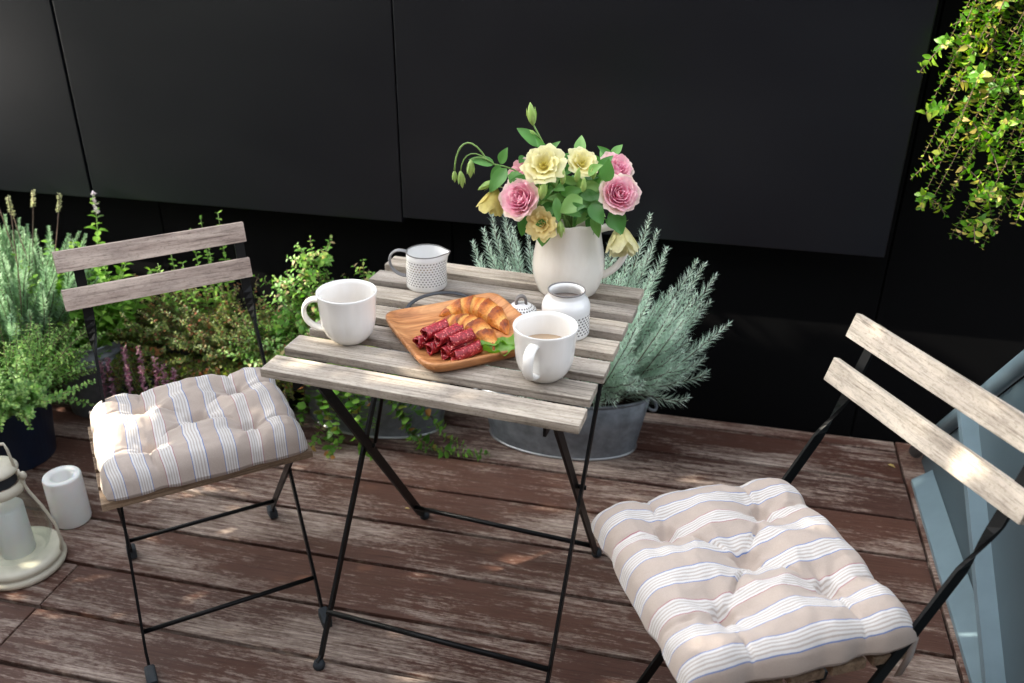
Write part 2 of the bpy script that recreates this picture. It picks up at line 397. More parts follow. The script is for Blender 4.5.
# ------------------------------------------------------------------ setting
def build_setting():
    g = MB(); g.add([(-40, -40, -.12), (40, -40, -.12), (40, 40, -.12), (-40, 40, -.12)], [[0, 1, 2, 3]])
    tag(g.build('ground', M['ground']), 'dark ground under the wooden deck', 'ground', kind='structure')
    d = MB(); ys = [1.2313, 1.3761, 1.5324, 1.6856, 1.8412, 1.9959, 2.1595, 2.3150]
    while ys[0] > -1.2: ys.insert(0, ys[0] - .1545)
    gap = .0095; rng = random.Random(3)
    for i in range(len(ys) - 1):
        y0, y1 = ys[i] + gap / 2, ys[i + 1] - gap / 2
        if abs(ys[i] - 1.2313) < .01 or abs(ys[i] - 1.0768) < .01: joints = [-3.6, -1.342, .62]
        elif i % 2: joints = [-3.6, -2.15, .62]
        else: joints = [-3.6, -2.75, .62]
        if y1 < 1.0: joints = [-3.6, rng.choice((-2.2, -.4, -1.1)), 2.4]
        for a, b in zip(joints[:-1], joints[1:]):
            d.box(((a + b) / 2, (y0 + y1) / 2, -.0125 + rng.uniform(-.0008, .0008)), (b - a - .003, y1 - y0, .025), None, .003)
    d.box((-1.49, 2.3435, -.0125), (4.22, .0445, .025), None, .003)
    # boards turned across at the right-hand end
    for x0 in (.7, .855, 1.01, 1.165): d.box((x0, 1.72, -.0135), (.148, 1.30, .025), Matrix.Identity(3), .003)
    tag(d.build('deck', M['deck']), 'worn brown wooden deck boards', 'deck', kind='structure')
    # wall : lower black wall with charcoal cladding panels standing proud of it
    w = thing('black_wall', 'matt black terrace wall with charcoal cladding panels behind the table', 'wall', (0, 2.37, 0))
    lw = MB()
    for a, b in ((-4.2, -1.652), (-1.648, -.702), (-.698, .50), (.504, 3.2)): lw.box(((a + b) / 2, .1, .77), (b - a, .2, 1.74), None, .002)
    lw.box((-.5, .12, .7), (7.3, .1, 1.5)); lw.build('wall_body', M['wall_low'], w)
    cp = MB(); cp.box((-.5, .1, 1.67), (7.5, .3, .05), None, .004); cp.build('coping', M['wall_low'], w)
    zb = [.585, .592, .600]
    for (a, b, z0) in ((-3.2, -1.790, .585), (-1.782, -.809, .590), (-.806, .466, .604)):
        p = MB(); p.box(((a + b) / 2, -.0875, (z0 + 1.63) / 2), (b - a, .065, 1.63 - z0), None, .0025); p.build('cladding_panel', M['panel'], w)
build_setting()
def added_back_wall():  # added out of view behind the camera to cut low sky light and reflections
    t = thing('house_wall', 'tall brown rendered house wall closing the terrace behind the viewer', 'wall', (0, -1.6, 0)); m = MB()
    m.box((.6, 0, 1.7), (6.4, .2, 3.4), None, .01); m.build('wall_body', m_plain('brown render', (.12, .085, .065), .9), t)
    d = MB(); d.box((.9, .105, 1.02), (.95, .05, 2.04), None, .006); d.build('door', m_plain('dark door', (.05, .04, .035), .5), t)  # door made up as part of the added wall
added_back_wall()

# blue grey steel side of the steps on the right
def build_steps():
    t = thing('steel_stair_side', 'blue grey painted steel stair side with sloping tube rail right of the chair', 'stair', (.635, 1.4, 0))
    f = MB(); f.add([(0, -1.1, .012), (.045, -1.1, .05), (.045, .765, .05), (0, .765, .012), (0, -1.1, 0), (.045, -1.1, 0), (.045, .765, 0), (0, .765, 0)],
                    [[0, 3, 2, 1], [0, 4, 7, 3], [2, 3, 7, 6], [0, 1, 5, 4]]); f.build('base_flange', M['bluesteel'], t)
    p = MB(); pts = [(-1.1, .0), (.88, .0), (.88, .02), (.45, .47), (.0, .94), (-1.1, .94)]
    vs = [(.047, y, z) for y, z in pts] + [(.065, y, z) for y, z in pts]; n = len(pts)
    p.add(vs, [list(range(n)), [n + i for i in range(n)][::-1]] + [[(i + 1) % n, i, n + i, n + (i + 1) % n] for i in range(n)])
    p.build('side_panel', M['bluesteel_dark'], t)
    r = MB(); r.tube([(.035, .91, .012), (.035, .45, .50), (.035, .02, .95), (.035, -.06, .99), (.035, -1.1, .99)], .019, 14); r.build('tube_rail', M['bluesteel'], t)
    b = MB(); mtx = None
    b.sweep([(.031, .60, .345), (.031, -.02, -.098 + .11)], [[(-.021, -.011), (.021, -.011), (.021, .011), (-.021, .011)]] * 2, up=(1, 0, 0), smooth=False)
    b.build('brace_bar', M['bluesteel'], t)
    return t
build_steps()

# ------------------------------------------------------------------ folding furniture
def rect(w, h): return [(-w / 2, -h / 2), (w / 2, -h / 2), (w / 2, h / 2), (-w / 2, h / 2)]
def bar(mb, path, w, th, up): mb.sweep(path, [rect(w, th)] * len(path), up=up, smooth=False)

def make_table():
    t = thing('bistro_table', 'square folding bistro table of silvered timber slats on black steel legs', 'table', (-.4015, 1.4638, 0), -.0983)
    w, l, z = .2823, .2774, .691; top = MB(); rng = random.Random(5)
    pitch = 2 * l / 7 + .0026; dp = .0545
    for i in range(7):
        y = -l + dp / 2 + i * (2 * l - dp) / 6
        R = Matrix.Rotation(rng.uniform(-.004, .004), 3, 'Z') @ Matrix.Rotation(rng.uniform(-.012, .012), 3, 'X')
        top.box((rng.uniform(-.002, .002), y, z - .008 + rng.uniform(-.0006, .0006)), (2 * w, dp, .016), R, .0016)
    top.build('tabletop', M['table_wood'], t)
    for s in (-1, 1):
        sr = MB(); bar(sr, [(s * .225, -l + .012, z - .028), (s * .225, l - .012, z - .028)], .005, .022, (1, 0, 0)); sr.build('side_rail', M['steel'], t)
    a, bf, bb = .2359, .2792, .2317
    for s in (-1, 1):
        lg = MB(); p0 = V((s * a, -bf + .03, .05)); p1 = V((s * a, .185, .668))
        bar(lg, [p1, p0, V((s * a, -bf + .012, .022)), V((s * a, -bf - .004, .014))], .006, .016, (1, 0, 0))
        lo = lg.build('leg', M['steel'], t)
        ft = MB(); ft.lathe([(.001, 0), (.011, .001), (.013, .008), (.010, .017), (.001, .02)], 12, (s * a, -bf, .0)); ft.build('rubber_foot', M['rubber'], lo)
        lg = MB(); q0 = V((s * (a - .012), bb - .02, .04)); q1 = V((s * (a - .012), -.215, .668))
        bar(lg, [q1, q0, V((s * (a - .012), bb + .006, .014))], .006, .021, (1, 0, 0)); lo = lg.build('leg', M['steel'], t)
        ft = MB(); ft.lathe([(.001, 0), (.011, .001), (.013, .008), (.010, .017), (.001, .02)], 12, (s * (a - .012), bb + .008, 0)); ft.build('rubber_foot', M['rubber'], lo)
        pv = MB(); yc = .0; pv.tube([(s * (a + .006), -.006, .375), (s * (a - .018), -.006, .375)], .005, 10); pv.build('pivot_bolt', M['steel'], t)
        st = MB(); st.tube([(s * (a - .02), -.006, .385), (s * .15, -.03, .668)], .0042, 8); st.build('brace', M['steel'], t)
    cb = MB(); y = -bf + .045; cb.tube([(-a, -.228, .105), (a, -.228, .105)], .0058, 10); cb.build('crossbar', M['steel'], t)
    cb = MB(); cb.tube([(-a + .012, bb - .05, .075), (a - .012, bb - .05, .075)], .0058, 10); cb.build('crossbar', M['steel'], t)
    return t
make_table()

def make_chair(label, x, y, a, wb, by, sp, sh, l, b, zt, sf, sb, ws, zs, posts, cff, crf, cfa, cra, wood, seatw):
    t = thing('folding_chair', label, 'chair', (x, y, 0), a, 'folding bistro chairs')
    # seat of slats along x
    s = MB(); n = 5; dp = (sb - sf - .012 * (n - 1)) / n
    for i in range(n): s.box((0, sf + dp / 2 + i * (dp + .012), zs - .008), (2 * ws, dp, .016), Matrix.Rotation(.0, 3, 'X'), .0018)
    s.build('seat', seatw, t)
    for kz in (0, sp):
        m = MB(); R = Matrix.Rotation(by, 3, 'Z') @ Matrix.Rotation(-math.atan(l), 3, 'X')
        m.box((0, b - l * (kz + sh / 2) + .005, zt - kz - sh / 2), (2 * wb, .013, sh * 1.03), R, .0016); m.build('backrest_slat', wood, t)
    for i, s_ in enumerate((-1, 1)):
        xt = posts[i]; xf = s_ * cfa; lg = MB(); path = []; secs = []
        ztop = zt - .012; yb = b + .015
        # upper flat part, twist, lower part to the front foot
        zl = zt - sp - sh; P = [(xt, yb + s_ * 0, ztop), (xt, yb - l * (zt - zl), zl - .02)]
        y1 = P[1][1]; z1 = P[1][2]; zf = .05; yf = cff + .02
        def at(z):
            u = (z1 - z) / (z1 - zf); return V((xt + (xf - xt) * u, y1 + (yf - y1) * u, z))
        path = [V(P[0]), V(P[1])]; ang = [0, 0]
        for q in range(1, 7): path.append(at(z1 - .012 * q)); ang.append(PI / 2 * q / 6)
        path += [at(.35), at(.2), at(zf), V((xf, cff + .006, .018)), V((xf, cff - .012, .012))]; ang += [PI / 2] * 5
        for g in ang:
            ca, sa = math.cos(g), math.sin(g); w_, th_ = .019, .0055
            secs.append([(ca * n_ - sa * b_, sa * n_ + ca * b_) for n_, b_ in rect(w_, th_)])
        lg.sweep(path, secs, up=(1, 0, 0), smooth=False); lo = lg.build('back_leg', M['steel'], t)
        ft = MB(); ft.box((xf, cff - .018, .014), (.021, .042, .027), Matrix.Rotation(.25, 3, 'X'), .005); ft.build('rubber_foot', M['rubber'], lo)
        xr = s_ * cra; lg = MB()
        bar(lg, [(xr, sf + .05, zs - .02), (xr, crf - .012, .045), (xr, crf, .016)], .005, .017, (1, 0, 0)); lo = lg.build('seat_leg', M['steel'], t)
        ft = MB(); ft.box((xr, crf + .006, .013), (.021, .040, .025), Matrix.Rotation(-.2, 3, 'X'), .005); ft.build('rubber_foot', M['rubber'], lo)
    def fl(z): # point on front leg
        u = (zt - sp - sh - .02 - z) / (zt - sp - sh - .07)
        yy = b + .015 - l * (sp + sh); return yy + (cff + .02 - yy) * u
    c = MB(); c.tube([(-cfa, fl(.085), .085), (cfa, fl(.085), .085)], .005, 8); c.build('crossbar', M['steel'], t)
    ub = (crf - .012 - (sf + .05)); yy = sf + .05 + ub * (zs - .02 - .085) / (zs - .065)
    c = MB(); c.tube([(-cra, yy, .085), (cra, yy, .085)], .005, 8); c.build('crossbar', M['steel'], t)
    c = MB(); c.tube([(-cra, sf + .055, zs - .03), (cra, sf + .055, zs - .03)], .0055, 8); c.build('crossbar', M['steel'], t)
    c = MB(); c.tube([(-cfa + .01, fl(zs - .03), zs - .03), (cfa - .01, fl(zs - .03), zs - .03)], .0055, 8); c.build('crossbar', M['steel'], t)
    return t
CH1 = make_chair('folding bistro chair with pinkish weathered slats standing beside the potted herbs', -1.0293, 1.4428, .6969, .1805, .0415, .073, .040, .2237, .0399, .8066, -.3027, -.015, .1915, .4485,
           (-.142, .166), -.28, .1155, .1789, .1678, M['chair_wood'], M['seat_wood'])
CH2 = make_chair('folding bistro chair with sandy grey slats standing beside the blue steel stair', .3011, 1.1995, -1.0758, .2031, .0653, .0783, .0414, .3396, .0856, .8133, -.355, -.035, .176, .470,
           (-.172, .172), -.30, .12, .182, .172, M['chair_wood_warm'], M['seat_wood'])

def cushion(label, px, py, a, w, y0, y1, z, seed, tuft, skew=0):
    """padded square seat cushion with five tufts and gathered creases"""
    rng = random.Random(seed); cy = (y0 + y1) / 2; d = (y1 - y0) / 2
    c, s = math.cos(a), math.sin(a)
    t = thing('seat_cushion', label, 'cushion', (px - s * cy, py + c * cy, z), a, 'striped seat cushions')
    N = 110; T = .041
    tu = tuft
    segs = []
    for (u, v, k) in tu:
        if k == 'c':
            for (u2, v2, k2) in tu:
                if k2 != 'c': segs.append((u, v, u2, v2, .52))
        else:
            segs.append((u, v, u, math.copysign(1, v) * .97, .5)); segs.append((u, v, math.copysign(1, u) * .97, v, .5))
    def h(u, v):
        e = (max(0, 1 - abs(u)**6.0) * max(0, 1 - abs(v)**6.0))**.45
        dip = 0
        for (tu_, tv_, k) in tu: 
            q = ((u - tu_)**2 + (v - tv_)**2); dip = max(dip, .90 * math.exp(-q / .018), .55 * math.exp(-q / .085))
        for (tu_, tv_, k) in tu:
            q = (u - tu_)**2 + (v - tv_)**2; az = math.atan2(v - tv_, u - tu_)
            dip += .05 * math.sin(7 * az + seed + 4 * tu_) * math.exp(-q / .05) * min(1, q / .006)
        for (a0, b0, a1, b1, am) in segs:
            dx, dy = a1 - a0, b1 - b0; tt = max(0, min(1, ((u - a0) * dx + (v - b0) * dy) / (dx * dx + dy * dy)))
            wob = .03 * noise.noise(V((u * 4 + seed, v * 4, 1)))
            dd = math.hypot(u - a0 - dx * tt + wob, v - b0 - dy * tt + wob)
            fade = (1 - .45 * tt)
            dip = max(dip, am * 1.15 * fade * math.exp(-(dd / .042)**1.2), am * .7 * fade * math.exp(-(dd / .16)**2))
        nz = .09 * noise.noise(V((u * 2.4 + seed, v * 2.4, 3))) + .05 * noise.noise(V((u * 8 + seed, v * 8, 9))) + .02 * noise.noise(V((u * 19 + seed, v * 19, 5)))
        return e * (1 - dip + nz * (1 - dip))
    vs = []; uvl = []
    for j in range(N + 1):
        for i in range(N + 1):
            u, v = i / N * 2 - 1, j / N * 2 - 1
            # outline: slightly pinched sides, rounded corners
            uu = math.copysign(abs(u)**.92, u); vv = math.copysign(abs(v)**.92, v)
            su = 1 - .05 * (1 - vv * vv) * 0 - .035 * abs(vv)**8; sv = 1 - .035 * abs(uu)**8
            pin = 0
            for (tu_, tv_, k) in tu:
                if k != 'c': pin = max(pin, math.exp(-((v - tv_) / .1)**2) * .03)
            pin2 = 0
            for (tu_, tv_, k) in tu:
                if k != 'c': pin2 = max(pin2, math.exp(-((u - tu_) / .1)**2) * .03)
            X = uu * w * su * (1 - pin * abs(uu)**6) + .003 * noise.noise(V((v * 5, seed, u)))
            Y = vv * d * sv * (1 - pin2 * abs(vv)**6) + .003 * noise.noise(V((u * 5, seed + 4, v)))
            vs.append((X, Y, h(u, v))); uvl.append((u * w + 3 * .0487 * 4 + skew + .002 * noise.noise(V((u * 3, v * 3, seed))), v * d))
    m = MB(); top = [(x, y, T * 1.55 * k - .002) for x, y, k in vs]; bot = [(x, y, -T * .42 * (k**.7 if k > 0 else 0) - .002) for x, y, k in vs]
    bot = [(x, y, max(z_, -.014)) for x, y, z_ in bot]
    F = []; U = []
    for j in range(N):
        for i in range(N):
            q = [j * (N + 1) + i, j * (N + 1) + i + 1, (j + 1) * (N + 1) + i + 1, (j + 1) * (N + 1) + i]
            F.append(q); U.append([uvl[k] for k in q])
    n = len(top); F2 = [[n + k for k in q[::-1]] for q in F]; U2 = [u[::-1] for u in U]
    m.add(top + bot, F + F2, True, U + U2); m.build('pad', M['stripe'], t)
    for (tu_, tv_, k) in tu:
        bt = MB(); bt.lathe([(.001, .003), (.004, .0025), (.006, .0)], 10, (tu_ * w, tv_ * d, T * 1.55 * h(tu_, tv_) - .002), cap0=False); bt.build('tuft_button', M['stripe'], t)
    return t
Q5 = [(-.47, -.42, 't'), (.46, -.45, 't'), (.02, .02, 'c'), (-.44, .47, 't'), (.47, .44, 't')]
Q5b = [(-.45, -.45, 't'), (.48, -.43, 't'), (.0, .03, 'c'), (-.47, .43, 't'), (.43, .46, 't')]
cu1 = cushion('striped beige cushion on the chair beside the potted herbs, half in sunlight', -1.0293, 1.4428, .6969, .186, -.322, -.005, .467, 2, Q5)
cu2 = cushion('striped beige cushion on the chair beside the blue steel stair, wholly shaded', .3011, 1.1995, -1.0758, .188, -.388, -.022, .496, 9, Q5b, .012)
def tie(cu, pts):
    m = MB(); m.sweep(pts, [rect(.014, .002)] * len(pts), up=(0, 1, .2), smooth=True); m.build('tie_strap', M['stripe'], cu)
tie(cu2, [(.172, .168, .004), (.172, .180, -.01), (.168, .184, -.05), (.160, .182, -.095)])
tie(cu2, [(-.176, .165, .004), (-.182, .185, .0), (-.184, .195, -.03), (-.178, .195, -.06)])
tie(cu1, [(-.176, .145, .004), (-.182, .165, .0), (-.184, .175, -.03), (-.178, .175, -.06)])

# ------------------------------------------------------------------ crockery
ZT = .691
def mug(label, x, y, rz, fill=.056):
    t = thing('coffee_mug', label, 'mug', (x, y, ZT), rz, 'white mugs on the table')
    h, R = .098, .0535
    prof = [(.024, .0), (.027, .0), (.030, .003), (.036, .008), (.044, .019), (.0485, .034), (.0505, .052), (.0515, .072), (.053, .088), (.0542, .0945), (.0538, .0965), (.0518, .0963),
            (.0495, .088), (.0478, .06), (.0455, .036), (.040, .020), (.030, .012), (.0, .010)]
    def df(r, th, z, i):
        k = 1 - .018 * (abs(math.cos(4 * th))**6) * (1 if i < 9 else .0) * min(1, max(0, (.082 - z) / .02)) * min(1, z / .02)
        return V((r * k * math.cos(th), r * k * math.sin(th), z))
    b = MB(); b.lathe(prof, 96, deform=df); b.build('mug_body', M['white'], t)
    hd = MB(); path = bez((.046, 0, .079), (.086, 0, .094), (.098, 0, .022), (.034, 0, .022), 18)
    hd.tube(path, [(.0042 + .0012 * abs(i - 9) / 9, .0092 + .0005 * abs(i - 9) / 9) for i in range(19)], 12, up=(0, 1, 0) if False else None); hd.build('mug_handle', M['white'], t)
    cf = MB(); cf.lathe([(.0476, fill), (.03, fill), (.0, fill)], 40, cap0=False); cf.build('coffee', M['coffee'], t)
    return t
mug('white coffee mug with its handle pointing left, at the sunlit left edge of the table', -.600, 1.357, PI + .25, .049)
mug('white coffee mug with its handle facing the viewer, in front of the sugar jar', -.229, 1.304, -PI / 2 - .18)

def creamer():
    t = thing('cream_jug', 'small white milk jug with punched dots, grey handle and pointed lip', 'milk jug', (-.537, 1.624, ZT), .12)
    h = .075
    prof = [(.036, 0), (.0405, .001), (.042, .004), (.042, .02), (.0412, .05), (.0405, .065), (.0405, h), (.0393, h + .001), (.0385, h - .002), (.0385, .03), (.036, .008), (0, .006)]
    def df(r, th, z, i):
        a = max(0, math.cos(th)); k = a**14 * .016 * max(0, min(1, (z - .058) / .028)); up = a**10 * .004 * max(0, min(1, (z - .07) / .016))
        return V((r * math.cos(th) + k, r * math.sin(th) * (1 - .1 * (a**6) * max(0, min(1, (z - .058) / .028))), z + up))
    b = MB(); b.lathe(prof, 120, deform=df, inner=7); b.build('jug_body', m_dots('dotted milk jug glaze', .012, .064, 38, 10, thr=.27, band=(.63, .83, .045, .056, (.24, .19, .12))), t)
    rm = MB(); rm.tube([df(.0397, 2 * PI * k / 96, h + .0008, 6) for k in range(96)], .0013, 6, closed=True); rm.build('rim', M['greyrim'], t)
    hd = MB(); path = bez((-.038, 0, .073), (-.085, 0, .092), (-.092, 0, .022), (-.040, 0, .020), 18)
    hd.sweep(path, [[(.0025 * math.cos(2 * PI * k / 12), .0065 * math.sin(2 * PI * k / 12)) for k in range(12)]] * 19, up=None); hd.build('jug_handle', m_plain('grey glaze', (.24, .24, .245), .35), t)
creamer()
def jar():
    t = thing('sugar_jar', 'open white sugar jar with dotted lattice lower half, between jug and mug', 'jar', (-.222, 1.477, ZT))
    prof = [(.040, 0), (.0435, .001), (.045, .004), (.045, .012), (.0445, .030), (.0445, .048), (.0448, .052), (.044, .060), (.040, .069), (.0345, .0745), (.033, .078), (.034, .084), (.0335, .086), (.031, .0855), (.030, .078), (.036, .068), (.040, .055), (.039, .012), (0, .008)]
    b = MB(); b.lathe(prof, 96, inner=12); b.build('jar_body', m_dots('dotted jar glaze', .008, .046, 34, 7, thr=.30), t)
    r = MB(); r.tube([(.0335 * math.cos(2 * PI * k / 64), .0335 * math.sin(2 * PI * k / 64), .0862) for k in range(64)], .0016, 6, closed=True); r.build('rim', M['greyrim'], t)
    s = MB(); s.lathe([(.037, .064), (.02, .066), (0, .0655)], 40, cap0=False); s.build('sugar', m_plain('brown sugar', (.17, .14, .12), .8, .3, 400, .5), t)
    t = thing('jar_lid', 'dotted white lid with grey knob lying beside the sugar jar', 'lid', (-.317, 1.528, ZT), .3); t.scale = (1.15, 1.15, 1.1)
    b = MB(); b.lathe([(.020, 0), (.021, .004), (.0205, .008), (.025, .009), (.0262, .0115), (.0245, .015), (.017, .0205), (.008, .0235), (0, .0245)], 60)
    b.build('lid_body', m_dots('dotted lid glaze', .0115, .0215, 26, 3, thr=.3), t)
    kb = MB(); path = bez((-.008, 0, .0225), (-.010, 0, .043), (.010, 0, .043), (.008, 0, .0225), 10); kb.tube(path, [(.0028, .0055)] * 11, 10); kb.build('knob', M['greyrim'], t)
jar()
JX, JY = -.246, 1.674
def jug():
    t = thing('flower_jug', 'large cream stoneware jug holding the bouquet', 'jug', (JX - .004, JY, ZT), .08); t.scale = (1.07, 1.07, 1.0)
    h = .156
    prof = [(.048, 0), (.053, .0), (.057, .004), (.063, .020), (.0675, .040), (.0685, .060), (.0665, .082), (.0625, .104), (.0595, .122), (.0585, .136), (.0595, .147), (.0610, h), (.0597, h + .0018), (.0575, h), (.0555, .138), (.057, .118), (.060, .10), (.064, .085), (.065, .06), (.060, .025), (.046, .008), (0, .006)]
    def df(r, th, z, i):
        a = max(0, math.cos(th - PI)); k = a**8 * .012 * max(0, min(1, (z - .106) / .045))
        wv = .0018 * math.sin(9 * th) * max(0, min(1, (z - .116) / .03))
        return V((r * math.cos(th) - k, r * math.sin(th), z + a**6 * .006 * max(0, min(1, (z - .126) / .03)) + wv))
    b = MB(); b.lathe(prof, 120, deform=df); b.build('jug_body', M['cream'], t)
    hd = MB(); path = bez((.054, 0, .134), (.128, 0, .170), (.124, 0, .060), (.060, 0, .034), 24)
    hd.tube(path, [(.0055 + .002 * abs(i - 12) / 12, .0095 + .002 * abs(i - 12) / 12) for i in range(25)], 14); hd.build('jug_handle', M['cream'], t)
jug()

# ------------------------------------------------------------------ food
BC = V((-.3976, 1.4094, 0)); BA = math.radians(38.8)
def board():
    t = thing('serving_board', 'square wooden serving plate carrying croissants and sausage', 'serving plate', (BC.x, BC.y, ZT), BA)
    N = 44; hw = .120
    def shape(u, v):
        e = max(abs(u), abs(v)); r = (abs(u)**7 + abs(v)**7)**(1 / 7)
        return r
    m = MB(); rings = [(0.0, .0125), (.35, .0125), (.62, .0125), (.75, .0130), (.85, .0158), (.93, .0205), (.975, .0228), (1.0, .0222), (1.005, .019), (.985, .011), (.93, .0035), (.86, .0), (.5, .0), (0, .0)]
    seg = 120; vs = []; fs = []
    for (r, z) in rings:
        for k in range(seg):
            th = 2 * PI * k / seg; c_, s_ = math.cos(th), math.sin(th); q = (abs(c_)**8 + abs(s_)**8)**(-1 / 8)
            lift = .0045 * (max(0, q - 1) / .41) * max(0, (r - .7) / .3) if z > .008 else .002 * (max(0, q - 1) / .41)
            vs.append((r * hw * q * c_, r * hw * q * s_, z + lift))
    for i in range(len(rings) - 1):
        for k in range(seg): fs.append([(i + 1) * seg + k, (i + 1) * seg + (k + 1) % seg, i * seg + (k + 1) % seg, i * seg + k][::-1])
    m.add(vs, fs, True); m.build('plate', M['board'], t)
    h = MB(); h.tube(bez((-.072, .112, .014), (-.055, .170, .030), (.055, .170, .030), (.072, .112, .014), 20), [(.0022, .0048)] * 21, 8); h.build('carry_handle', m_plain('dark steel handle', (.03, .034, .04), .4), t)
board()
def croissant(label, p0, p1, bulge, seed, R=.021):
    rng = random.Random(seed); p0, p1 = V(p0), V(p1); mid = (p0 + p1) / 2 + V(bulge)
    t = thing('croissant', label, 'croissant', (mid.x, mid.y, ZT + .0125), 0, 'croissants on the wooden plate')
    n = 90; seg = 28; m = MB(); vs = []; fs = []; cols = []
    for i in range(n + 1):
        u = i / n; c = p0 * (1 - u)**2 + mid * 2 * u * (1 - u) * 1.0 + p1 * u * u
        d = ((mid - p0) * (1 - u) + (p1 - mid) * u).normalized(); sd = V((-d.y, d.x, 0))
        s = u * 2 - 1; base = R * (max(.02, 1 - abs(s)**2.6))**.55 * (.62 + .38 * math.cos(s * PI / 2))
        for k in range(seg):
            th = 2 * PI * k / seg
            ph = s * 3.1 + .20 * math.sin(th + seed) + .5 * math.copysign(1, s) * 0
            fr = (ph + 100.5) % 1.0; step = fr if s < 0 else 1 - fr
            r = base * (.86 + .20 * step**.7) * (1 + .10 * noise.noise(V((u * 9, th * 1.3, seed))) + .045 * noise.noise(V((u * 40, th * 2.5, seed))))
            zz = math.sin(th) * r * .80 + base * .76
            p = c + sd * (math.cos(th) * r); vs.append((p.x - mid.x, p.y - mid.y, max(0.0005, zz)))
            upn = max(0, math.sin(th)); q = min(1, max(0, (step - .06) * 1.75)) * (.5 + .5 * upn)
            nz = noise.noise(V((u * 22, th * 3, seed + 5))) * .35
            q = min(1, max(0, q + nz * .6))
            pale, gold, brown, dark = V((.84, .46, .13)), V((.66, .22, .03)), V((.36, .075, .012)), V((.14, .03, .014))
            cc = pale.lerp(gold, min(1, q * 2)) if q < .5 else gold.lerp(brown, (q - .5) * 2)
            if step > .60 and upn > .62 and nz > .02: cc = cc.lerp(dark, min(.8, .3 + nz * 3))
            cols.append(tuple(cc))
    for i in range(n):
        for k in range(seg): fs.append([i * seg + k, i * seg + (k + 1) % seg, (i + 1) * seg + (k + 1) % seg, (i + 1) * seg + k])
    fs.append(list(range(seg))[::-1]); fs.append([n * seg + k for k in range(seg)])
    m.add(vs, fs, True, cols=cols); m.build('pastry', M['croissant'], t)
croissant('golden croissant at the back of the wooden plate, next to the plate handle', (-.462, 1.462, 0), (-.318, 1.415, 0), (.012, .066, 0), 1, .0265)
croissant('golden croissant in the middle of the wooden plate, behind the sausage rolls', (-.468, 1.392, 0), (-.318, 1.338, 0), (.012, .060, 0), 4, .0255)
def roll(label, c, z, L, r, ang, seed, tilt=.0):
    rng = random.Random(seed); m = MB(); n = 54; prof = []
    d = V((math.cos(ang), math.sin(ang), tilt)).normalized(); sd = V((-math.sin(ang), math.cos(ang), 0)); up = d.cross(sd) * -1
    if up.z < 0: up = -up
    outer = []; ii = 12; vs = []; fs = []; sg = 30
    turns = 1.3
    for j in range(ii + 1):
        for i in range(n + 1):
            th = i / n * turns * 2 * PI; rr = r * (1 - .20 * i / n) * (1 + .04 * noise.noise(V((th * .8, j * .5, seed))))
            e = (j / ii - .5) * L + .0036 * math.sin(th * 1.5 + seed) + .002 * noise.noise(V((th, seed, 2)))
            p = d * e + sd * (math.cos(th + seed) * rr) + up * (math.sin(th + seed) * rr); vs.append(tuple(p))
    for j in range(ii):
        for i in range(n):
            a = j * (n + 1) + i; fs.append([a, a + 1, a + n + 2, a + n + 1])
    m.add(vs, fs, True); o = m.build('sausage_roll', M['salami'])
    o.location = (c[0], c[1], ZT + .0125 + z)
    md = o.modifiers.new('thick', 'SOLIDIFY'); md.thickness = .0011
    tag(o, label, 'sausage slice', 'rolled sausage slices on the plate')
ang = math.radians(62)
rp = [((-.446, 1.343), .0125, 'rolled sausage slice at the left end of the lower row'), ((-.420, 1.332), .0125, 'rolled sausage slice second from left in the lower row'),
      ((-.393, 1.322), .0125, 'rolled sausage slice third from left in the lower row'), ((-.366, 1.313), .0125, 'rolled sausage slice at the right end of the lower row, nearest the salad leaf'),
      ((-.432, 1.341), .0330, 'rolled sausage slice lying on top at the left end of the pile'), ((-.405, 1.331), .0335, 'rolled sausage slice lying on top in the middle of the pile'), ((-.378, 1.321), .0330, 'rolled sausage slice lying on top at the right end of the pile')]
for i, (c, z, lb) in enumerate(rp): roll(lb, c, z, (.050 + .006 * (i % 2)), .0122, ang - .12 + .05 * (i % 3), i * 1.7, .04 * (i % 2))
def salad(label, c, a, L, W, seed):
    rng = random.Random(seed); m = MB(); N = 22; K = 8; vs = []; fs = []
    for i in range(N + 1):
        t = i / N; w = W * math.sin(PI * min(1, t * .92 + .06))**.8 * (1 + .35 * abs(math.sin(t * PI * 4.5)) - .2)
        for k in range(K + 1):
            s = k / K * 2 - 1; z = .010 + .006 * math.sin(t * 6 + s * 2 + seed) + .005 * s * s + .004 * math.sin(t * 18) * abs(s)
            x, y = t * L, s * w; vs.append((c[0] + math.cos(a) * x - math.sin(a) * y, c[1] + math.sin(a) * x + math.cos(a) * y, z))
    for i in range(N):
        for k in range(K): q = i * (K + 1) + k; fs.append([q, q + 1, q + K + 2, q + K + 1])
    m.add([(x - c[0], y - c[1], z) for x, y, z in vs], fs, True); o = m.build('salad_leaf', M['basil'])
    o.location = (c[0], c[1], ZT + .0125); tag(o, label, 'salad leaf', 'salad leaves on the plate')
salad('bright green salad leaf at the plate edge touching the mug', (-.352, 1.347), .36, .084, .017, 1)
salad('smaller bright green salad leaf lying in front of the other one', (-.343, 1.331), .20, .064, .013, 3)

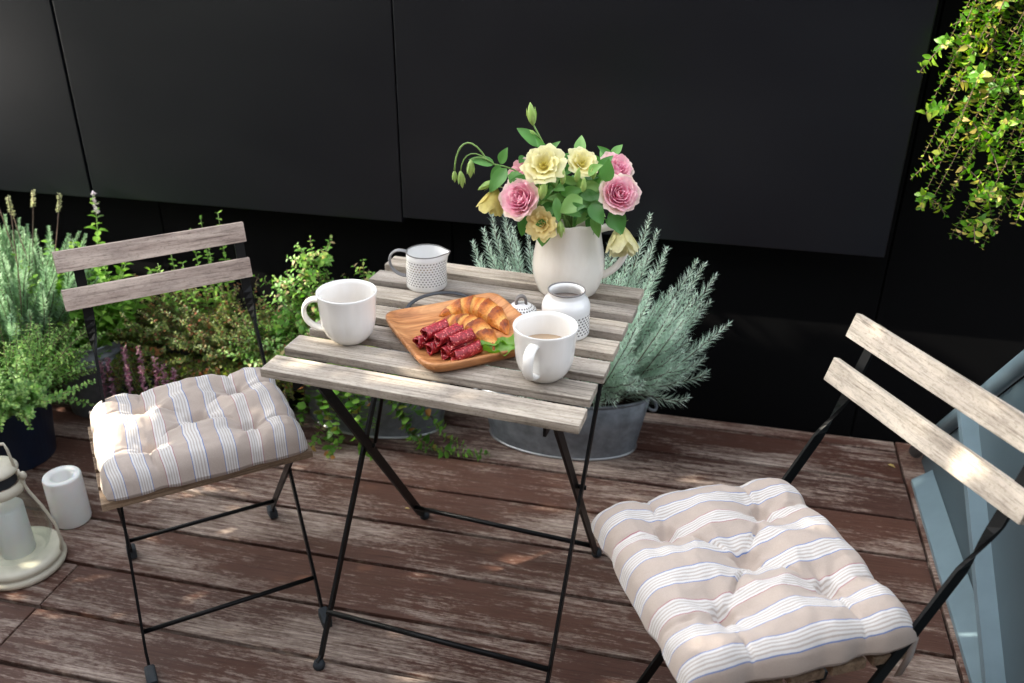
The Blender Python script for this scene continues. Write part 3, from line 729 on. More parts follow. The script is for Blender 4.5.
# ------------------------------------------------------------------ bouquet
def petal(m, o, axis, a1, a2, th, n, off, bulge, flare, H, c0, c1, ruffle, seed, spread=1.35):
    """one petal wrapped round the flower axis"""
    N, K = 9, 10; vs = []; fs = []; cols = []
    for i in range(N + 1):
        t = i / N; ph_m = min(PI * .95, PI / n * spread * max(.12, math.sin(PI * (.14 + .70 * t)))**.7)
        for k in range(K + 1):
            s = k / K * 2 - 1; ph = th + s * ph_m
            rf = ruffle * t * t * (math.sin(s * 4.5 + seed * 3.1 + t) + .35 * math.sin(s * 11 + seed))
            r = off * (.3 + .7 * min(1, t * 3)) + bulge * math.sin(PI * .58 * t) + flare * t**2.6 + rf + .14 * flare * abs(s)**3 * t + .03 * bulge * noise.noise(V((s * 2, t * 3, seed)))
            z = H * (t - .30 * (flare / max(H, .001)) * t**3 * 1.3) - H * .20 * s * s * t * t + rf * .5
            vs.append(o + axis * z + (a1 * math.cos(ph) + a2 * math.sin(ph)) * r)
            q = max(0, min(1, t**1.4 + .22 * noise.noise(V((s * 4 + seed, t * 5, seed)))))
            cols.append(tuple(V(c0).lerp(V(c1), q)))
    for i in range(N):
        for k in range(K): a = i * (K + 1) + k; fs.append([a, a + 1, a + K + 2, a + K + 1])
    m.add(vs, fs, True, cols=cols)
def bloom(label, p, axis, R, kind, stem_to, seed, name, cat, leaves=()):
    rng = random.Random(seed); p = V(p); axis = V(axis).normalized()
    t = thing(name, label, cat, p, 0, 'flowers in the jug')
    a1 = axis.cross(V((.3, .2, .9))).normalized(); a2 = axis.cross(a1); m = MB()
    HH = {'rose': .95, 'open': .80, 'cup': 2.0}[kind] * R; o = V((0, 0, 0)) - axis * HH * .5
    if kind == 'rose':
        layers = [(2, .04, .10, .0, 1.0), (3, .10, .16, .02, 1.04), (3, .16, .24, .05, 1.06), (4, .22, .32, .08, 1.05), (5, .28, .38, .14, 1.0), (5, .34, .42, .22, .92), (6, .40, .44, .32, .80)]
    elif kind == 'open':
        layers = [(3, .03, .12, .03, .62), (5, .11, .32, .20, 1.0), (5, .17, .40, .38, 1.0), (6, .22, .44, .52, .90)]
    else: layers = [(4, .10, .30, .02, .95), (5, .16, .50, .08, 1.0), (5, .20, .62, .16, .97)]
    NL = len(layers) - 1
    for li, (n, off, bu, fl_, hh) in enumerate(layers):
        f = li / NL
        for k_ in range(n):
            th = 2 * PI * k_ / n + li * 1.1 + rng.uniform(-.25, .25)
            if kind == 'rose':
                pink, deep, cream = V((.96, .50, .70)), V((.95, .26, .54)), V((.96, .86, .72))
                c0 = deep.lerp(pink, f * .6).lerp(cream, max(0, f - .6) * 2.2); c1 = pink.lerp(cream, .30 + .30 * rng.random() + (.35 if li >= NL else 0)); ru = .045
            elif kind == 'open':
                c0, c1 = V((.80, .72, .22)), V((.92, .88, .56)); ru = .055
                if li == 0: c1 = V((.76, .68, .20))
                if seed == 5: c0, c1, ru = V((.78, .60, .17)), V((.90, .78, .40)), .08
            else:
                c0, c1 = (V((.66, .56, .14)), V((.82, .74, .30))) if seed % 2 else (V((.74, .70, .32)), V((.86, .83, .54))); ru = .07
            petal(m, o, axis, a1, a2, th, n, off * R, bu * R, fl_ * R * rng.uniform(.7, 1.2), HH * hh * rng.uniform(.93, 1.06), c0, c1, ru * R, rng.uniform(0, 9), 1.45 if kind == 'open' else 1.5)
    m.build('petals', M['petal'], t)
    if kind == 'open':
        sm = MB(); sm.tube([o - axis * R * .02, o + axis * R * .10, o + axis * R * .22, o + axis * R * .27], [R * .26, R * .24, R * .15, R * .03], 10, cols=[(.62, .50, .10)] * 4); sm.build('flower_centre', M['petal'], t)
    g = MB()
    for k in range(5):
        th = 2 * PI * k / 5; sd = a1 * math.cos(th) + a2 * math.sin(th); g.leaf(o - axis * R * .05, (sd * 1.0 - axis * .15), axis, R * .6, R * .25)
    g.build('sepals', M['bud'], t)
    if stem_to is not None:
        st = V(stem_to) - p; s = MB(); s.tube(bez(o, o - axis * R * 1.2, st + V((0, 0, .09)), st, 12), .0022, 6); s.build('stem', M['stem'], t)
    if leaves:
        lf = MB()
        for (q, d, L, W) in leaves: lf.leaf(V(q) - p, V(d), V((0, -.5, .8)), L, W, .2, .25)
        lf.build('leaf', M['leaf_bouquet'], t)
    return t
def buds(label, path, budspec, leafspec, seed):
    p = V(path[-1]); rng = random.Random(seed); base = V(path[0])
    t = thing('flower_bud_stem', label, 'flower stem', base, 0, 'flowers in the jug')
    s = MB(); s.tube([V(q) - base for q in path], .0017, 6)
    for q in budspec:
        if len(q) > 3: s.tube([V(a) - base for a in q[3]], .0012, 6)
    s.build('stem', M['stem'], t)
    for q in budspec:
        c, d, L = V(q[0]) - base, V(q[1]).normalized(), q[2]; b = MB()
        b.tube([c + d * L * f for f in (0, .12, .35, .6, .85, 1)], [L * x for x in (.04, .13, .19, .17, .09, .01)], 8)
        for k in range(3):
            th = 2 * PI * k / 3; sd = d.cross(V((.2, .9, .1))).normalized(); sd = Matrix.Rotation(th, 3, d) @ sd; b.leaf(c, d + sd * .45, sd, L * .8, L * .25)
        b.build('bud', M['bud'], t)
    if leafspec:
        for (q, d, L, W) in leafspec:
            l = MB(); l.bigleaf(V(q) - base, V(d), V((.1, -.6, .6)), L, W, .25, .25); l.build('leaf', M['leaf_bouquet'], t)
NK = (JX, JY, ZT + .10)
dn = (0, -.75, .5)
bloom('large open pale yellow flower at the top centre of the bouquet', (-.294, 1.602, .970), (.05, -.68, .68), .034, 'open', NK, 3, 'yellow_flower', 'flower')
bloom('pale yellow flower just right of the large open one, beside the pink pair', (-.226, 1.640, .968), (.35, -.5, .75), .029, 'open', NK, 4, 'yellow_flower', 'flower')
bloom('golden yellow ruffled flower hanging low in front of the jug rim', (-.290, 1.580, .862), (-.10, -.85, .30), .026, 'open', NK, 5, 'yellow_flower', 'flower')
bloom('drooping butter yellow cup flower left of the pink rose', (-.396, 1.625, .885), (-.22, -.25, -.9), .027, 'cup', (-.30, 1.66, .88), 7, 'yellow_flower', 'flower')
bloom('cream yellow flower hanging over the jug handle', (-.141, 1.615, .832), (.15, -.45, -.8), .031, 'cup', (-.215, 1.665, .86), 6, 'yellow_flower', 'flower')
bloom('pink rose with cream outer petals at the left of the bouquet', (-.334, 1.588, .905), (-.25, -.80, .50), .036, 'rose', NK, 11, 'pink_rose', 'rose')
bloom('pink and cream rose lowest at the right of the bouquet', (-.150, 1.612, .922), (.35, -.75, .50), .034, 'rose', NK, 12, 'pink_rose', 'rose')
bloom('pink rose at the right behind the pink and cream one', (-.164, 1.665, .955), (.4, -.45, .75), .031, 'rose', NK, 13, 'pink_rose', 'rose')
bloom('half hidden pale pink rose behind the large yellow flower', (-.345, 1.65, .935), (-.5, -.6, .5), .030, 'rose', NK, 14, 'pink_rose', 'rose')
buds('tall flower bud stem rising above the top of the bouquet', [NK, (-.29, 1.66, .93), (-.305, 1.65, 1.0), (-.322, 1.64, 1.035)],
     [((-.322, 1.64, 1.033), (-.15, 0, 1), .043), ((-.318, 1.645, 1.015), (-.8, 0, .5), .014, [(-.308, 1.65, 1.005), (-.318, 1.645, 1.015)])],
     [((-.308, 1.65, .992), (-.8, -.2, .75), .055, .027), ((-.30, 1.65, .975), (.6, -.2, .75), .04, .016), ((-.302, 1.65, .98), (-.2, -.5, .8), .035, .018)], 1)
buds('flower bud stem arching out and drooping left of the bouquet', bez(NK, (-.31, 1.66, .92), (-.34, 1.64, .95), (-.40, 1.635, .955), 8) + bez((-.41, 1.635, .962), (-.445, 1.635, 1.02), (-.472, 1.63, .99), (-.474, 1.63, .936), 10),
     [((-.474, 1.63, .938), (0, 0, -1), .024), ((-.462, 1.63, .938), (.1, 0, -1), .034, bez((-.40, 1.635, .955), (-.43, 1.632, .985), (-.458, 1.63, .98), (-.462, 1.63, .935), 8)),
      ((-.440, 1.628, .962), (-.05, 0, -1), .036, bez((-.39, 1.635, .95), (-.41, 1.63, .972), (-.43, 1.63, .97), (-.440, 1.628, .962), 6)),
      ((-.395, 1.622, .925), (-.8, -.1, -.5), .035, bez((-.345, 1.64, .935), (-.36, 1.63, .94), (-.38, 1.625, .935), (-.395, 1.622, .925), 6))],
     [((-.395, 1.635, .955), (-.8, -.2, .25), .05, .022), ((-.385, 1.635, .955), (-.3, -.3, -.9), .045, .022), ((-.37, 1.63, .95), (-.4, -.4, -.5), .055, .030), ((-.385, 1.64, .955), (.3, -.2, .8), .035, .02), ((-.36, 1.63, .945), (.5, -.5, -.5), .05, .03)], 2)
buds('flower bud stem hanging down over the front of the jug', bez(NK, (-.262, 1.62, .90), (-.258, 1.59, .90), (-.256, 1.585, .868), 8), [((-.256, 1.585, .870), (.12, -.1, -1), .034), ((-.292, 1.58, .91), (.15, -.1, .9), .04)],
     [((-.262, 1.60, .895), (.8, -.4, -.1), .05, .026), ((-.285, 1.588, .873), (-.05, -.25, -.95), .058, .036), ((-.272, 1.60, .89), (-.5, -.5, -.6), .05, .02)], 3)
def foliage_filler():
    t = thing('bouquet_greenery', 'dark green leafy stems filling the middle of the bouquet', 'greenery', NK, 0, 'flowers in the jug'); rng = random.Random(8); b0 = V(NK)
    s = MB(); l = MB()
    for i in range(60):
        e = V((rng.uniform(-.095, .075), rng.uniform(-.062, .05), rng.uniform(.075, .175)))
        p = bez((0, 0, 0), (0, 0, .08), e * .8 + V((0, 0, .02)), e, 6)
        if i < 24: s.tube(p, .0014, 5)
        d = (p[-1] - p[-2]).normalized()
        for j in range(2): l.bigleaf(p[-1 - 2 * j], (d * .4 + rvec() * .8 + V((0, -.15, 0))), V((0, -.8, .5)), rng.uniform(.032, .052), rng.uniform(.014, .024), .25, .3)
    for q, d, L, W in [((.085, -.058, .100), (.35, -.4, -.6), .052, .036), ((.070, -.072, .155), (.1, -.3, .95), .045, .028), ((.03, -.085, .125), (-.7, -.4, -.4), .048, .036), ((-.050, -.068, .082), (-.05, -.3, -.95), .052, .034), ((-.085, -.03, .07), (-.2, -.3, -.95), .05, .028), ((.0, -.085, .10), (.5, -.4, .3), .045, .02), ((-.02, -.08, .12), (.2, -.5, -.8), .045, .018), ((.045, -.07, .11), (.5, -.5, -.5), .045, .03)]:
        l.bigleaf(V(q), V(d), V((.1, -.8, .5)), L, W, .25, .25)
    for e in [(-.01, -.075, .145), (.015, -.07, .15), (.03, -.08, .135), (-.03, -.06, .15), (.045, -.06, .155)]:
        b_ = MB(); E = V(e); d = V((rng.uniform(-.2, .2), -.2, 1)).normalized(); L = .032
        b_.tube([E + d * L * f for f in (0, .12, .35, .6, .85, 1)], [L * x for x in (.04, .13, .18, .15, .07, .01)], 8); b_.build('bud', M['bud'], t)
    s.build('stem', M['stem'], t); l.build('leaf', M['leaf_bouquet'], t)
foliage_filler()

# ------------------------------------------------------------------ pots and planting
def oval_tub(label, x, y, a, b, h, flare, handle=True):
    t = thing('zinc_tub', label, 'tub', (x, y, 0), 0, 'oval zinc tubs')
    def ring(k, z, f, inn=0):
        th = 2 * PI * k / 72; return ((a * f - inn) * math.cos(th), (b * f - inn) * math.sin(th), z)
    prof = [(0, 1, 0), (.004, 1.0, 0), (h * .5, 1 + flare * .5, 0), (h, 1 + flare, 0), (h, 1 + flare, .003), (h - .03, 1 + flare * .85, .003)]
    m = MB(); vs = [ring(k, z, f, i) for z, f, i in prof for k in range(72)]
    m.add(vs, [[i * 72 + k, i * 72 + (k + 1) % 72, (i + 1) * 72 + (k + 1) % 72, (i + 1) * 72 + k] for i in range(len(prof) - 1) for k in range(72)], True); m.build('tub_wall', M['zinc'], t)
    r = MB(); r.tube([ring(k, .005, 1.006) for k in range(72)], .0035, 8, closed=True); r.build('base_rim', M['zincrim'], t)
    r = MB(); r.tube([ring(k, h, 1 + flare) for k in range(72)], .0045, 8, closed=True); r.build('top_rim', M['zinc'], t)
    s = MB(); s.add([ring(k, h - .025, 1 + flare * .8, .002) for k in range(72)], [list(range(72))]); s.build('soil', M['soil'], t)
    if handle:
        for sx in (-1, 1):
            hd = MB(); X = sx * a * (1 + flare * .8); hd.tube(bez((X, -.03, h - .03), (X + sx * .03, -.035, h - .05), (X + sx * .03, .035, h - .05), (X, .03, h - .03), 10), .004, 8); hd.build('tub_handle', M['zinc'], t)
oval_tub('oval grey zinc tub holding the silvery curry plant', -.322, 2.165, .212, .108, .185, .16)
oval_tub('oval grey zinc tub holding the green bush and trailing ivy', -.885, 2.145, .205, .108, .185, .16, False)

def clampy(p, ymax=2.235):
    if p.y > ymax: p.y = ymax
    return p
def stem_path(base, d, L, n, droop, rng, wob=.25):
    p = V(base); d = V(d).normalized(); out = [p.copy()]
    for i in range(n):
        d = (d + V((rng.uniform(-1, 1), rng.uniform(-1, 1), rng.uniform(-1, 1))) * wob / n + V(droop) / n).normalized()
        p = p + d * (L / n)
        out.append(clampy(p.copy()))
    return out
def along(path, step):
    out = []; acc = 0
    for i in range(len(path) - 1):
        a, b = path[i], path[i + 1]; L = (b - a).length
        if L < 1e-6: continue
        while acc < L: out.append((a + (b - a) * (acc / L), (b - a) / L)); acc += step
        acc -= L
    return out
def needle_plant(name, label, cat, base, spread, stems, lens, needles, nl, nw, mat, seed, up=1.0, lean=(0, 0, 0), spikes=0, elev=.9, wob=.5, minlen=.0, extra=None):
    rng = random.Random(seed); t = thing(name, label, cat, base); b0 = V(base)
    s = MB(); f = MB(); fl = MB()
    specs = []
    for i in range(stems):
        th = rng.uniform(0, 2 * PI); r = math.sqrt(rng.random()); o = V((spread[0] * r * math.cos(th), spread[1] * r * math.sin(th), 0))
        d = V((o.x / max(spread[0], .01) * elev, o.y / max(spread[1], .01) * elev * .6, up)) + V(lean) * rng.random() + V((rng.uniform(-.25, .25), rng.uniform(-.25, .1), 0))
        specs.append((o, d, rng.uniform(*lens)))
    if extra:
        for tip in extra:
            o = V((max(-spread[0], min(spread[0], (tip[0] - base[0]) * .45)), rng.uniform(-.5, .5) * spread[1], 0)); e = V(tip) - b0
            specs.append((o, (e - o), -1, e))
    for sp in specs:
        if len(sp) == 4:
            o, d, _, e = sp; P = bez(o, o + V((d.x * .25, 0, d.length * .45)), e - V((d.x * .2, 0, d.length * .25)), e, 12)
        else:
            o, d, L = sp; P = [q - b0 for q in stem_path(b0 + o, d, L, 10, (0, 0, .25), rng, wob)]
        s.tube(P, [.0022 * (1 - .6 * i / (len(P) - 1)) for i in range(len(P))], 5)
        pts = along(P, needles); n = len(pts)
        for i, (p, d) in enumerate(pts):
            u = i / n
            if u < .10: continue
            sz = nl * (.55 + .45 * math.sin(PI * min(1, u * .9 + .1))) * (1 if u < .9 else .65)
            for k in range(4):
                az = i * 2.4 + k * 1.571 + rng.uniform(-.3, .3); q = d.cross(V((.31, .2, .93))).normalized(); q = Matrix.Rotation(az, 3, d) @ q
                f.sliver(p, q * rng.uniform(.7, 1.0) + d * rng.uniform(.55, 1.0) + V((0, 0, .15)), d, sz * rng.uniform(.75, 1.15), nw)
    for i in range(spikes):
        o = V((rng.uniform(-1, 1) * spread[0] * 1.1, rng.uniform(-1, .6) * spread[1], 0)); d = V((rng.uniform(-.15, .55), rng.uniform(-.25, .1), 1)); L = rng.uniform(.40, .55)
        P = [q - b0 for q in stem_path(b0 + o, d, L, 8, (0, 0, .2), rng, .3)]; s.tube(P, .0014, 5)
        fl = MB()
        for j in range(70):
            u = rng.random()**.8; p = P[-1] + (P[-2] - P[-1]).normalized() * (.05 * u); fl.sliver(p, rvec() + V((0, 0, .5)), rvec(), .009, .006)
        fl.build('flower_head', M['dryflower'], t)
    s.build('stems', M['twig'], t); f.build('foliage', mat, t)
    return t
ct = [(-.12, 2.14, .705), (-.10, 2.16, .655), (.005, 2.13, .60), (.055, 2.15, .555), (.03, 2.13, .49), (.06, 2.12, .40), (.03, 2.1, .33), (.0, 2.08, .29), (-.07, 2.12, .63), (-.05, 2.12, .52), (-.01, 2.1, .45), (-.03, 2.06, .36), (-.06, 2.05, .29),
      (-.53, 2.16, .665), (-.50, 2.17, .68), (-.57, 2.12, .60), (-.60, 2.1, .53), (-.47, 2.15, .64), (-.55, 2.15, .63), (-.43, 2.15, .62), (-.16, 2.12, .62), (-.18, 2.1, .55), (-.13, 2.08, .48), (-.15, 2.05, .40), (-.10, 2.1, .57), (-.2, 2.14, .66), (-.24, 2.05, .45), (-.62, 2.1, .45), (-.17, 2.03, .31), (-.12, 2.04, .35)]
qr = random.Random(61)
for i in range(46):
    th = qr.uniform(-2.2, .35); rr = qr.uniform(.75, 1.25); ct.append((-.30 + .29 * rr * math.cos(th), 2.13 + .13 * rr * math.sin(th), qr.uniform(.21, .40)))
for i in range(26):
    ct.append((qr.uniform(-.30, .02), qr.uniform(2.04, 2.15), qr.uniform(.34, .58)))
needle_plant('curry_plant', 'silvery grey green needle leaved plant in the zinc tub behind the table', 'plant', (-.322, 2.15, .16), (.17, .08), 80, (.24, .46), .0072, .041, .0028, M['leaf_curry'], 21, elev=.85, extra=ct)
# pots on the left
def round_pot(name, label, cat, x, y, r0, r1, h, mat, bands=(), seg=48):
    t = thing(name, label, cat, (x, y, 0)); m = MB()
    prof = [(r0 * .96, 0), (r0, .003)]; 
    for bz in bands:
        f = bz / h; r = r0 + (r1 - r0) * f; prof += [(r, bz - .006), (r + .003, bz - .003), (r + .003, bz + .003), (r + .001, bz + .006)]
    prof += [(r1, h - .004), (r1 + .004, h - .002), (r1 + .003, h + .002), (r1 - .003, h), (r1 - .006, h - .03)]
    m.lathe(prof, seg); m.build('pot_wall', mat, t); s = MB(); s.lathe([(r1 - .006, h - .025), (0, h - .02)], 32, cap0=False); s.build('soil', M['soil'], t)
round_pot('zinc_bucket', 'ribbed grey zinc bucket holding the mint', 'bucket', -1.735, 2.03, .085, .105, .235, M['zinc'], (.18, .20))
round_pot('blue_pot', 'tall dark blue pot holding the thyme, behind the lantern', 'pot', -1.80, 1.73, .105, .125, .20, M['bluepot'])
round_pot('clay_pot', 'dark pot holding the lavender, mostly hidden by the thyme', 'pot', -2.03, 2.05, .10, .13, .22, M['blackpot'])
def trough():
    t = thing('plant_trough', 'long black trough holding the reddish low shrub', 'planter', (-1.40, 2.18, 0)); m = MB()
    for c, s in (((0, -.11, .10), (.50, .008, .2)), ((0, .11, .10), (.50, .008, .2)), ((-.246, 0, .10), (.008, .212, .2)), ((.246, 0, .10), (.008, .212, .2)), ((0, 0, .006), (.484, .212, .012))): m.box(c, s, None, .001)
    m.box((0, -.117, .192), (.516, .012, .018), None, .003); m.build('trough_body', M['blackpot'], t)
    s = MB(); s.box((0, 0, .165), (.484, .212, .02)); s.build('soil', M['soil'], t)
trough()
needle_plant('lavender_plant', 'tall lavender with dry flower spikes at the left edge', 'plant', (-1.98, 1.99, .20), (.15, .11), 300, (.16, .38), .006, .026, .0042, M['leaf_lav'], 22, elev=.8, wob=.7, spikes=11)
def leafy(name, label, cat, base, stems, leafL, leafW, mat, seed, step, pair=True, stemr=.0016, flowers=None, stemmat='stem', tangle=.0, jit=.5):
    """stems: list of paths in world space"""
    rng = random.Random(seed); t = thing(name, label, cat, base); b0 = V(base); s = MB(); f = MB(); fl = MB()
    for P in stems:
        P = [V(q) - b0 for q in P]; s.tube(P, [stemr * (1.2 - .7 * i / (len(P) - 1)) for i in range(len(P))], 5)
        pts = along(P, step); n = len(pts)
        for i, (p, d) in enumerate(pts):
            u = i / max(1, n - 1); q = d.cross(V((.31, .2, .93)));
            if q.length < 1e-4: q = V((1, 0, 0))
            q = Matrix.Rotation(i * PI / 2 + rng.uniform(-.6, .6), 3, d) @ q.normalized()
            for sg in ((1, -1) if pair else (1,)):
                L = rng.uniform(*leafL) * (1 - .45 * max(0, u - .6) / .4); dd = q * sg + d * rng.uniform(.2, .7) + V((rng.uniform(-1, 1), rng.uniform(-1, 1), rng.uniform(-1, 1))) * jit * .6
                f.leaf(p, dd, d + V((0, -.2, .6)), L, L * leafW, .2, rng.uniform(0, .5))
    s.build('stems', M[stemmat], t); f.build('foliage', mat, t)
    if flowers:
        for (tip, d, L, mt, sz) in flowers:
            fl = MB()
            for j in range(int(L / .0018)):
                u = rng.random(); fl.sliver(V(tip) - b0 - V(d).normalized() * (u * L) , rvec() + V((0, 0, .4)), rvec(), sz * rng.uniform(.7, 1.2), sz * .7)
            fl.build('flower_spike', mt, t)
    return t
R_ = random.Random(31)
# mint in the zinc bucket
ms = []
for i in range(62):
    b = V((-1.735 + R_.uniform(-.08, .08), 2.03 + R_.uniform(-.07, .07), .215)); d = V((R_.uniform(-.35, .9), R_.uniform(-.2, .5), 1)); ms.append(stem_path(b, d, R_.uniform(.14, .30), 7, (0, 0, .2), R_, .5))
sp1 = bez((-1.74, 2.05, .22), (-1.74, 2.12, .4), (-1.70, 2.15, .5), (-1.705, 2.15, .635), 8); ms += [sp1, bez((-1.70, 2.05, .22), (-1.66, 2.1, .35), (-1.62, 2.1, .42), (-1.60, 2.1, .50), 8), bez((-1.77, 2.05, .22), (-1.78, 2.1, .35), (-1.79, 2.1, .42), (-1.765, 2.1, .50), 8), bez((-1.75, 2.05, .22), (-1.74, 2.1, .35), (-1.75, 2.1, .42), (-1.735, 2.1, .51), 8)]
leafy('mint_plant', 'bright green mint with one pale flower spike in the zinc bucket', 'plant', (-1.735, 2.03, .205), ms, (.024, .042), .66, M['leaf_mint'], 5, .019, flowers=[((-1.705, 2.15, .65), (0, 0, 1), .075, M['paleflower'], .011)])
# tall green shoots showing above the chair back (behind low shrub)
gs = []
for tip in [(-1.36, 2.13, .60), (-1.31, 2.14, .615), (-1.39, 2.12, .57), (-1.50, 2.1, .46), (-1.52, 2.12, .43), (-1.42, 2.1, .47), (-1.46, 2.11, .50), (-1.33, 2.1, .52)]:
    gs.append(bez((tip[0] * .5 - 1.42 * .5, 2.16, .17), (tip[0], 2.16, .3), (tip[0], tip[1], tip[2] - .1), tip, 8))
leafy('leafy_shoots', 'thin upright green shoots rising behind the chair back', 'plant', (-1.42, 2.16, .165), gs, (.016, .026), .55, M['leaf_mint'], 6, .018)
# low reddish shrub
ls = []
for i in range(520):
    b = V((-1.40 + R_.uniform(-.24, .27), 2.17 + R_.uniform(-.09, .07), .17)); ov = max(0, (b.x + 1.30)) * .7
    d = V((R_.uniform(-.6, .7), R_.uniform(-.9, .4), R_.uniform(.5, 1.1))); ls.append(stem_path(b, d, R_.uniform(.09, .23), 5, (0, -.2, -.2), R_, .9))
for i in range(150):
    b = V((-1.40 + R_.uniform(-.24, .30), 2.075, .18)); ls.append(stem_path(b, (R_.uniform(-.4, .6), -.7, .5), R_.uniform(.1, .19), 6, (0, -.1, -1.6), R_, .6))
leafy('low_shrub', 'low dense shrub with green and rusty red leaves in the black trough', 'shrub', (-1.40, 2.17, .165), ls, (.009, .016), .7, M['leaf_low'], 7, .0085, stemmat='twig')
# heather
hs = []; hf = []
for tip in [(tx_ + .085, ty_, tz_ + .005) for tx_, ty_, tz_ in [(-1.62, 1.93, .27), (-1.665, 1.91, .24), (-1.575, 1.93, .275), (-1.53, 1.93, .245), (-1.60, 1.9, .22), (-1.555, 1.9, .23), (-1.70, 1.92, .22), (-1.50, 1.92, .23), (-1.47, 1.92, .22), (-1.64, 1.95, .25)]]:
    hs.append(bez((tip[0] * .6 - 1.51 * .4, 1.96, .09), (tip[0], 1.95, .14), (tip[0], tip[1], tip[2] - .05), tip, 6)); hf.append((tip, (0, .1, 1),   .12, M['heather'], .0115))
round_pot('heather_pot', 'small black pot holding the purple heather, behind the cushion', 'pot', -1.51, 1.97, .06, .08, .11, M['blackpot'])
leafy('heather', 'purple heather spikes behind the sunny cushion', 'plant', (-1.51, 1.96, .09), hs, (.008, .012), .4, M['leaf_low'], 9, .012, flowers=hf)
# thyme in the blue pot
ts = []
for i in range(470):
    th = R_.uniform(0, 2 * PI); r = math.sqrt(R_.random()) * .115; b = V((-1.80 + r * math.cos(th), 1.73 + r * math.sin(th), .185))
    ts.append(stem_path(b, (math.cos(th) * r * (12 if math.cos(th) < 0 else 5) + R_.uniform(-.3, .25), math.sin(th) * r * 10 - .2, R_.uniform(.35, 1.1)), R_.uniform(.10, .25), 6, (0, 0, R_.uniform(-.9, .3)), R_, .9))
leafy('thyme_plant', 'bushy green thyme spilling over the tall dark blue pot', 'plant', (-1.80, 1.73, .185), ts, (.011, .0175), .66, M['leaf_thyme'], 10, .0085, stemmat='twig')
# green bush in the left tub
bs = []
for tip in [(-1.035, 2.13, .575), (-1.00, 2.12, .545), (-1.06, 2.12, .53), (-1.14, 2.1, .46), (-1.10, 2.1, .48), (-.99, 2.12, .48), (-.94, 2.12, .45), (-1.17, 2.08, .41), (-.885, 2.13, .52), (-.87, 2.13, .49), (-1.02, 2.08, .44), (-1.08, 2.06, .40), (-.96, 2.08, .42), (-1.19, 2.06, .36), (-1.12, 2.04, .35), (-1.05, 2.1, .50), (-.91, 2.1, .40)]:
    o = V((-.96 + (tip[0] + 1.0) * .45, 2.14, .16)); P = bez(o, (o.x, 2.14, .28), (tip[0], tip[1], tip[2] - .12), tip, 10); bs.append(P)
    for j in range(7):
        q = P[R_.randrange(4, 10)]; bs.append(stem_path(q, (R_.uniform(-1, 1), R_.uniform(-.9, .2), R_.uniform(.1, 1)), R_.uniform(.04, .09), 4, (0, 0, .3), R_, .5))
for i in range(130):
    b = V((-1.05 + R_.uniform(-.12, .18), 2.12 + R_.uniform(-.08, .05), R_.uniform(.17, .22))); bs.append(stem_path(b, (R_.uniform(-1.2, .7), R_.uniform(-1, .3), R_.uniform(.4, 1)), R_.uniform(.10, .22), 5, (0, 0, -.1), R_, .8))
leafy('green_bush', 'green bush with pinkish new shoots in the left zinc tub behind the mug', 'shrub', (-1.0, 2.14, .165), bs, (.015, .025), .62, M['leaf_bush'], 11, .0115, stemmat='twig')
# ivy trailing from the left tub
iv = []
for P in [[(-.97, 2.06, .20), (-.98, 2.01, .19), (-.985, 1.99, .10), (-.99, 1.97, .03), (-1.0, 1.94, .018), (-1.01, 1.91, .015)], [(-.92, 2.05, .20), (-.90, 1.99, .19), (-.885, 1.97, .09), (-.86, 1.96, .02), (-.83, 1.94, .015), (-.80, 1.93, .014)],
          [(-.85, 2.05, .20), (-.80, 2.0, .20), (-.76, 2.0, .12), (-.72, 2.0, .06), (-.67, 2.0, .02), (-.58, 2.0, .015), (-.50, 2.02, .014)], [(-.88, 2.05, .2), (-.85, 1.99, .21), (-.83, 1.98, .13), (-.825, 1.97, .07)], [(-.94, 2.05, .2), (-.93, 1.99, .20), (-.935, 1.98, .12), (-.93, 1.96, .05), (-.915, 1.93, .02)],
          [(-1.02, 2.06, .2), (-1.03, 2.0, .19), (-1.04, 1.99, .11), (-1.045, 1.98, .05)], [(-.80, 2.06, .2), (-.77, 2.01, .2), (-.75, 2.0, .14), (-.73, 2.0, .07), (-.70, 2.0, .02)], [(-.90, 2.05, .2), (-.875, 1.99, .2), (-.87, 1.98, .11), (-.85, 1.96, .045), (-.83, 1.93, .02)], [(-.83, 2.05, .2), (-.78, 2.01, .21), (-.72, 2.01, .17), (-.67, 2.02, .11), (-.63, 2.02, .05), (-.57, 2.03, .016)], [(-.95, 2.05, .2), (-.955, 1.99, .2), (-.96, 1.98, .12), (-.955, 1.97, .05), (-.95, 1.94, .015), (-.93, 1.9, .015)]]:
    pts = [V(p) for p in P]; out = []
    for i in range(len(pts) - 1):
        for t in range(4): out.append(pts[i].lerp(pts[i + 1], t / 4))
    out.append(pts[-1]); iv.append(out)
leafy('trailing_ivy', 'ivy strands trailing from the left tub down onto the deck', 'ivy', (-.885, 2.08, .17), iv, (.021, .036), .82, M['leaf_ivy'], 12, .0125, stemmat='twig', jit=.8)

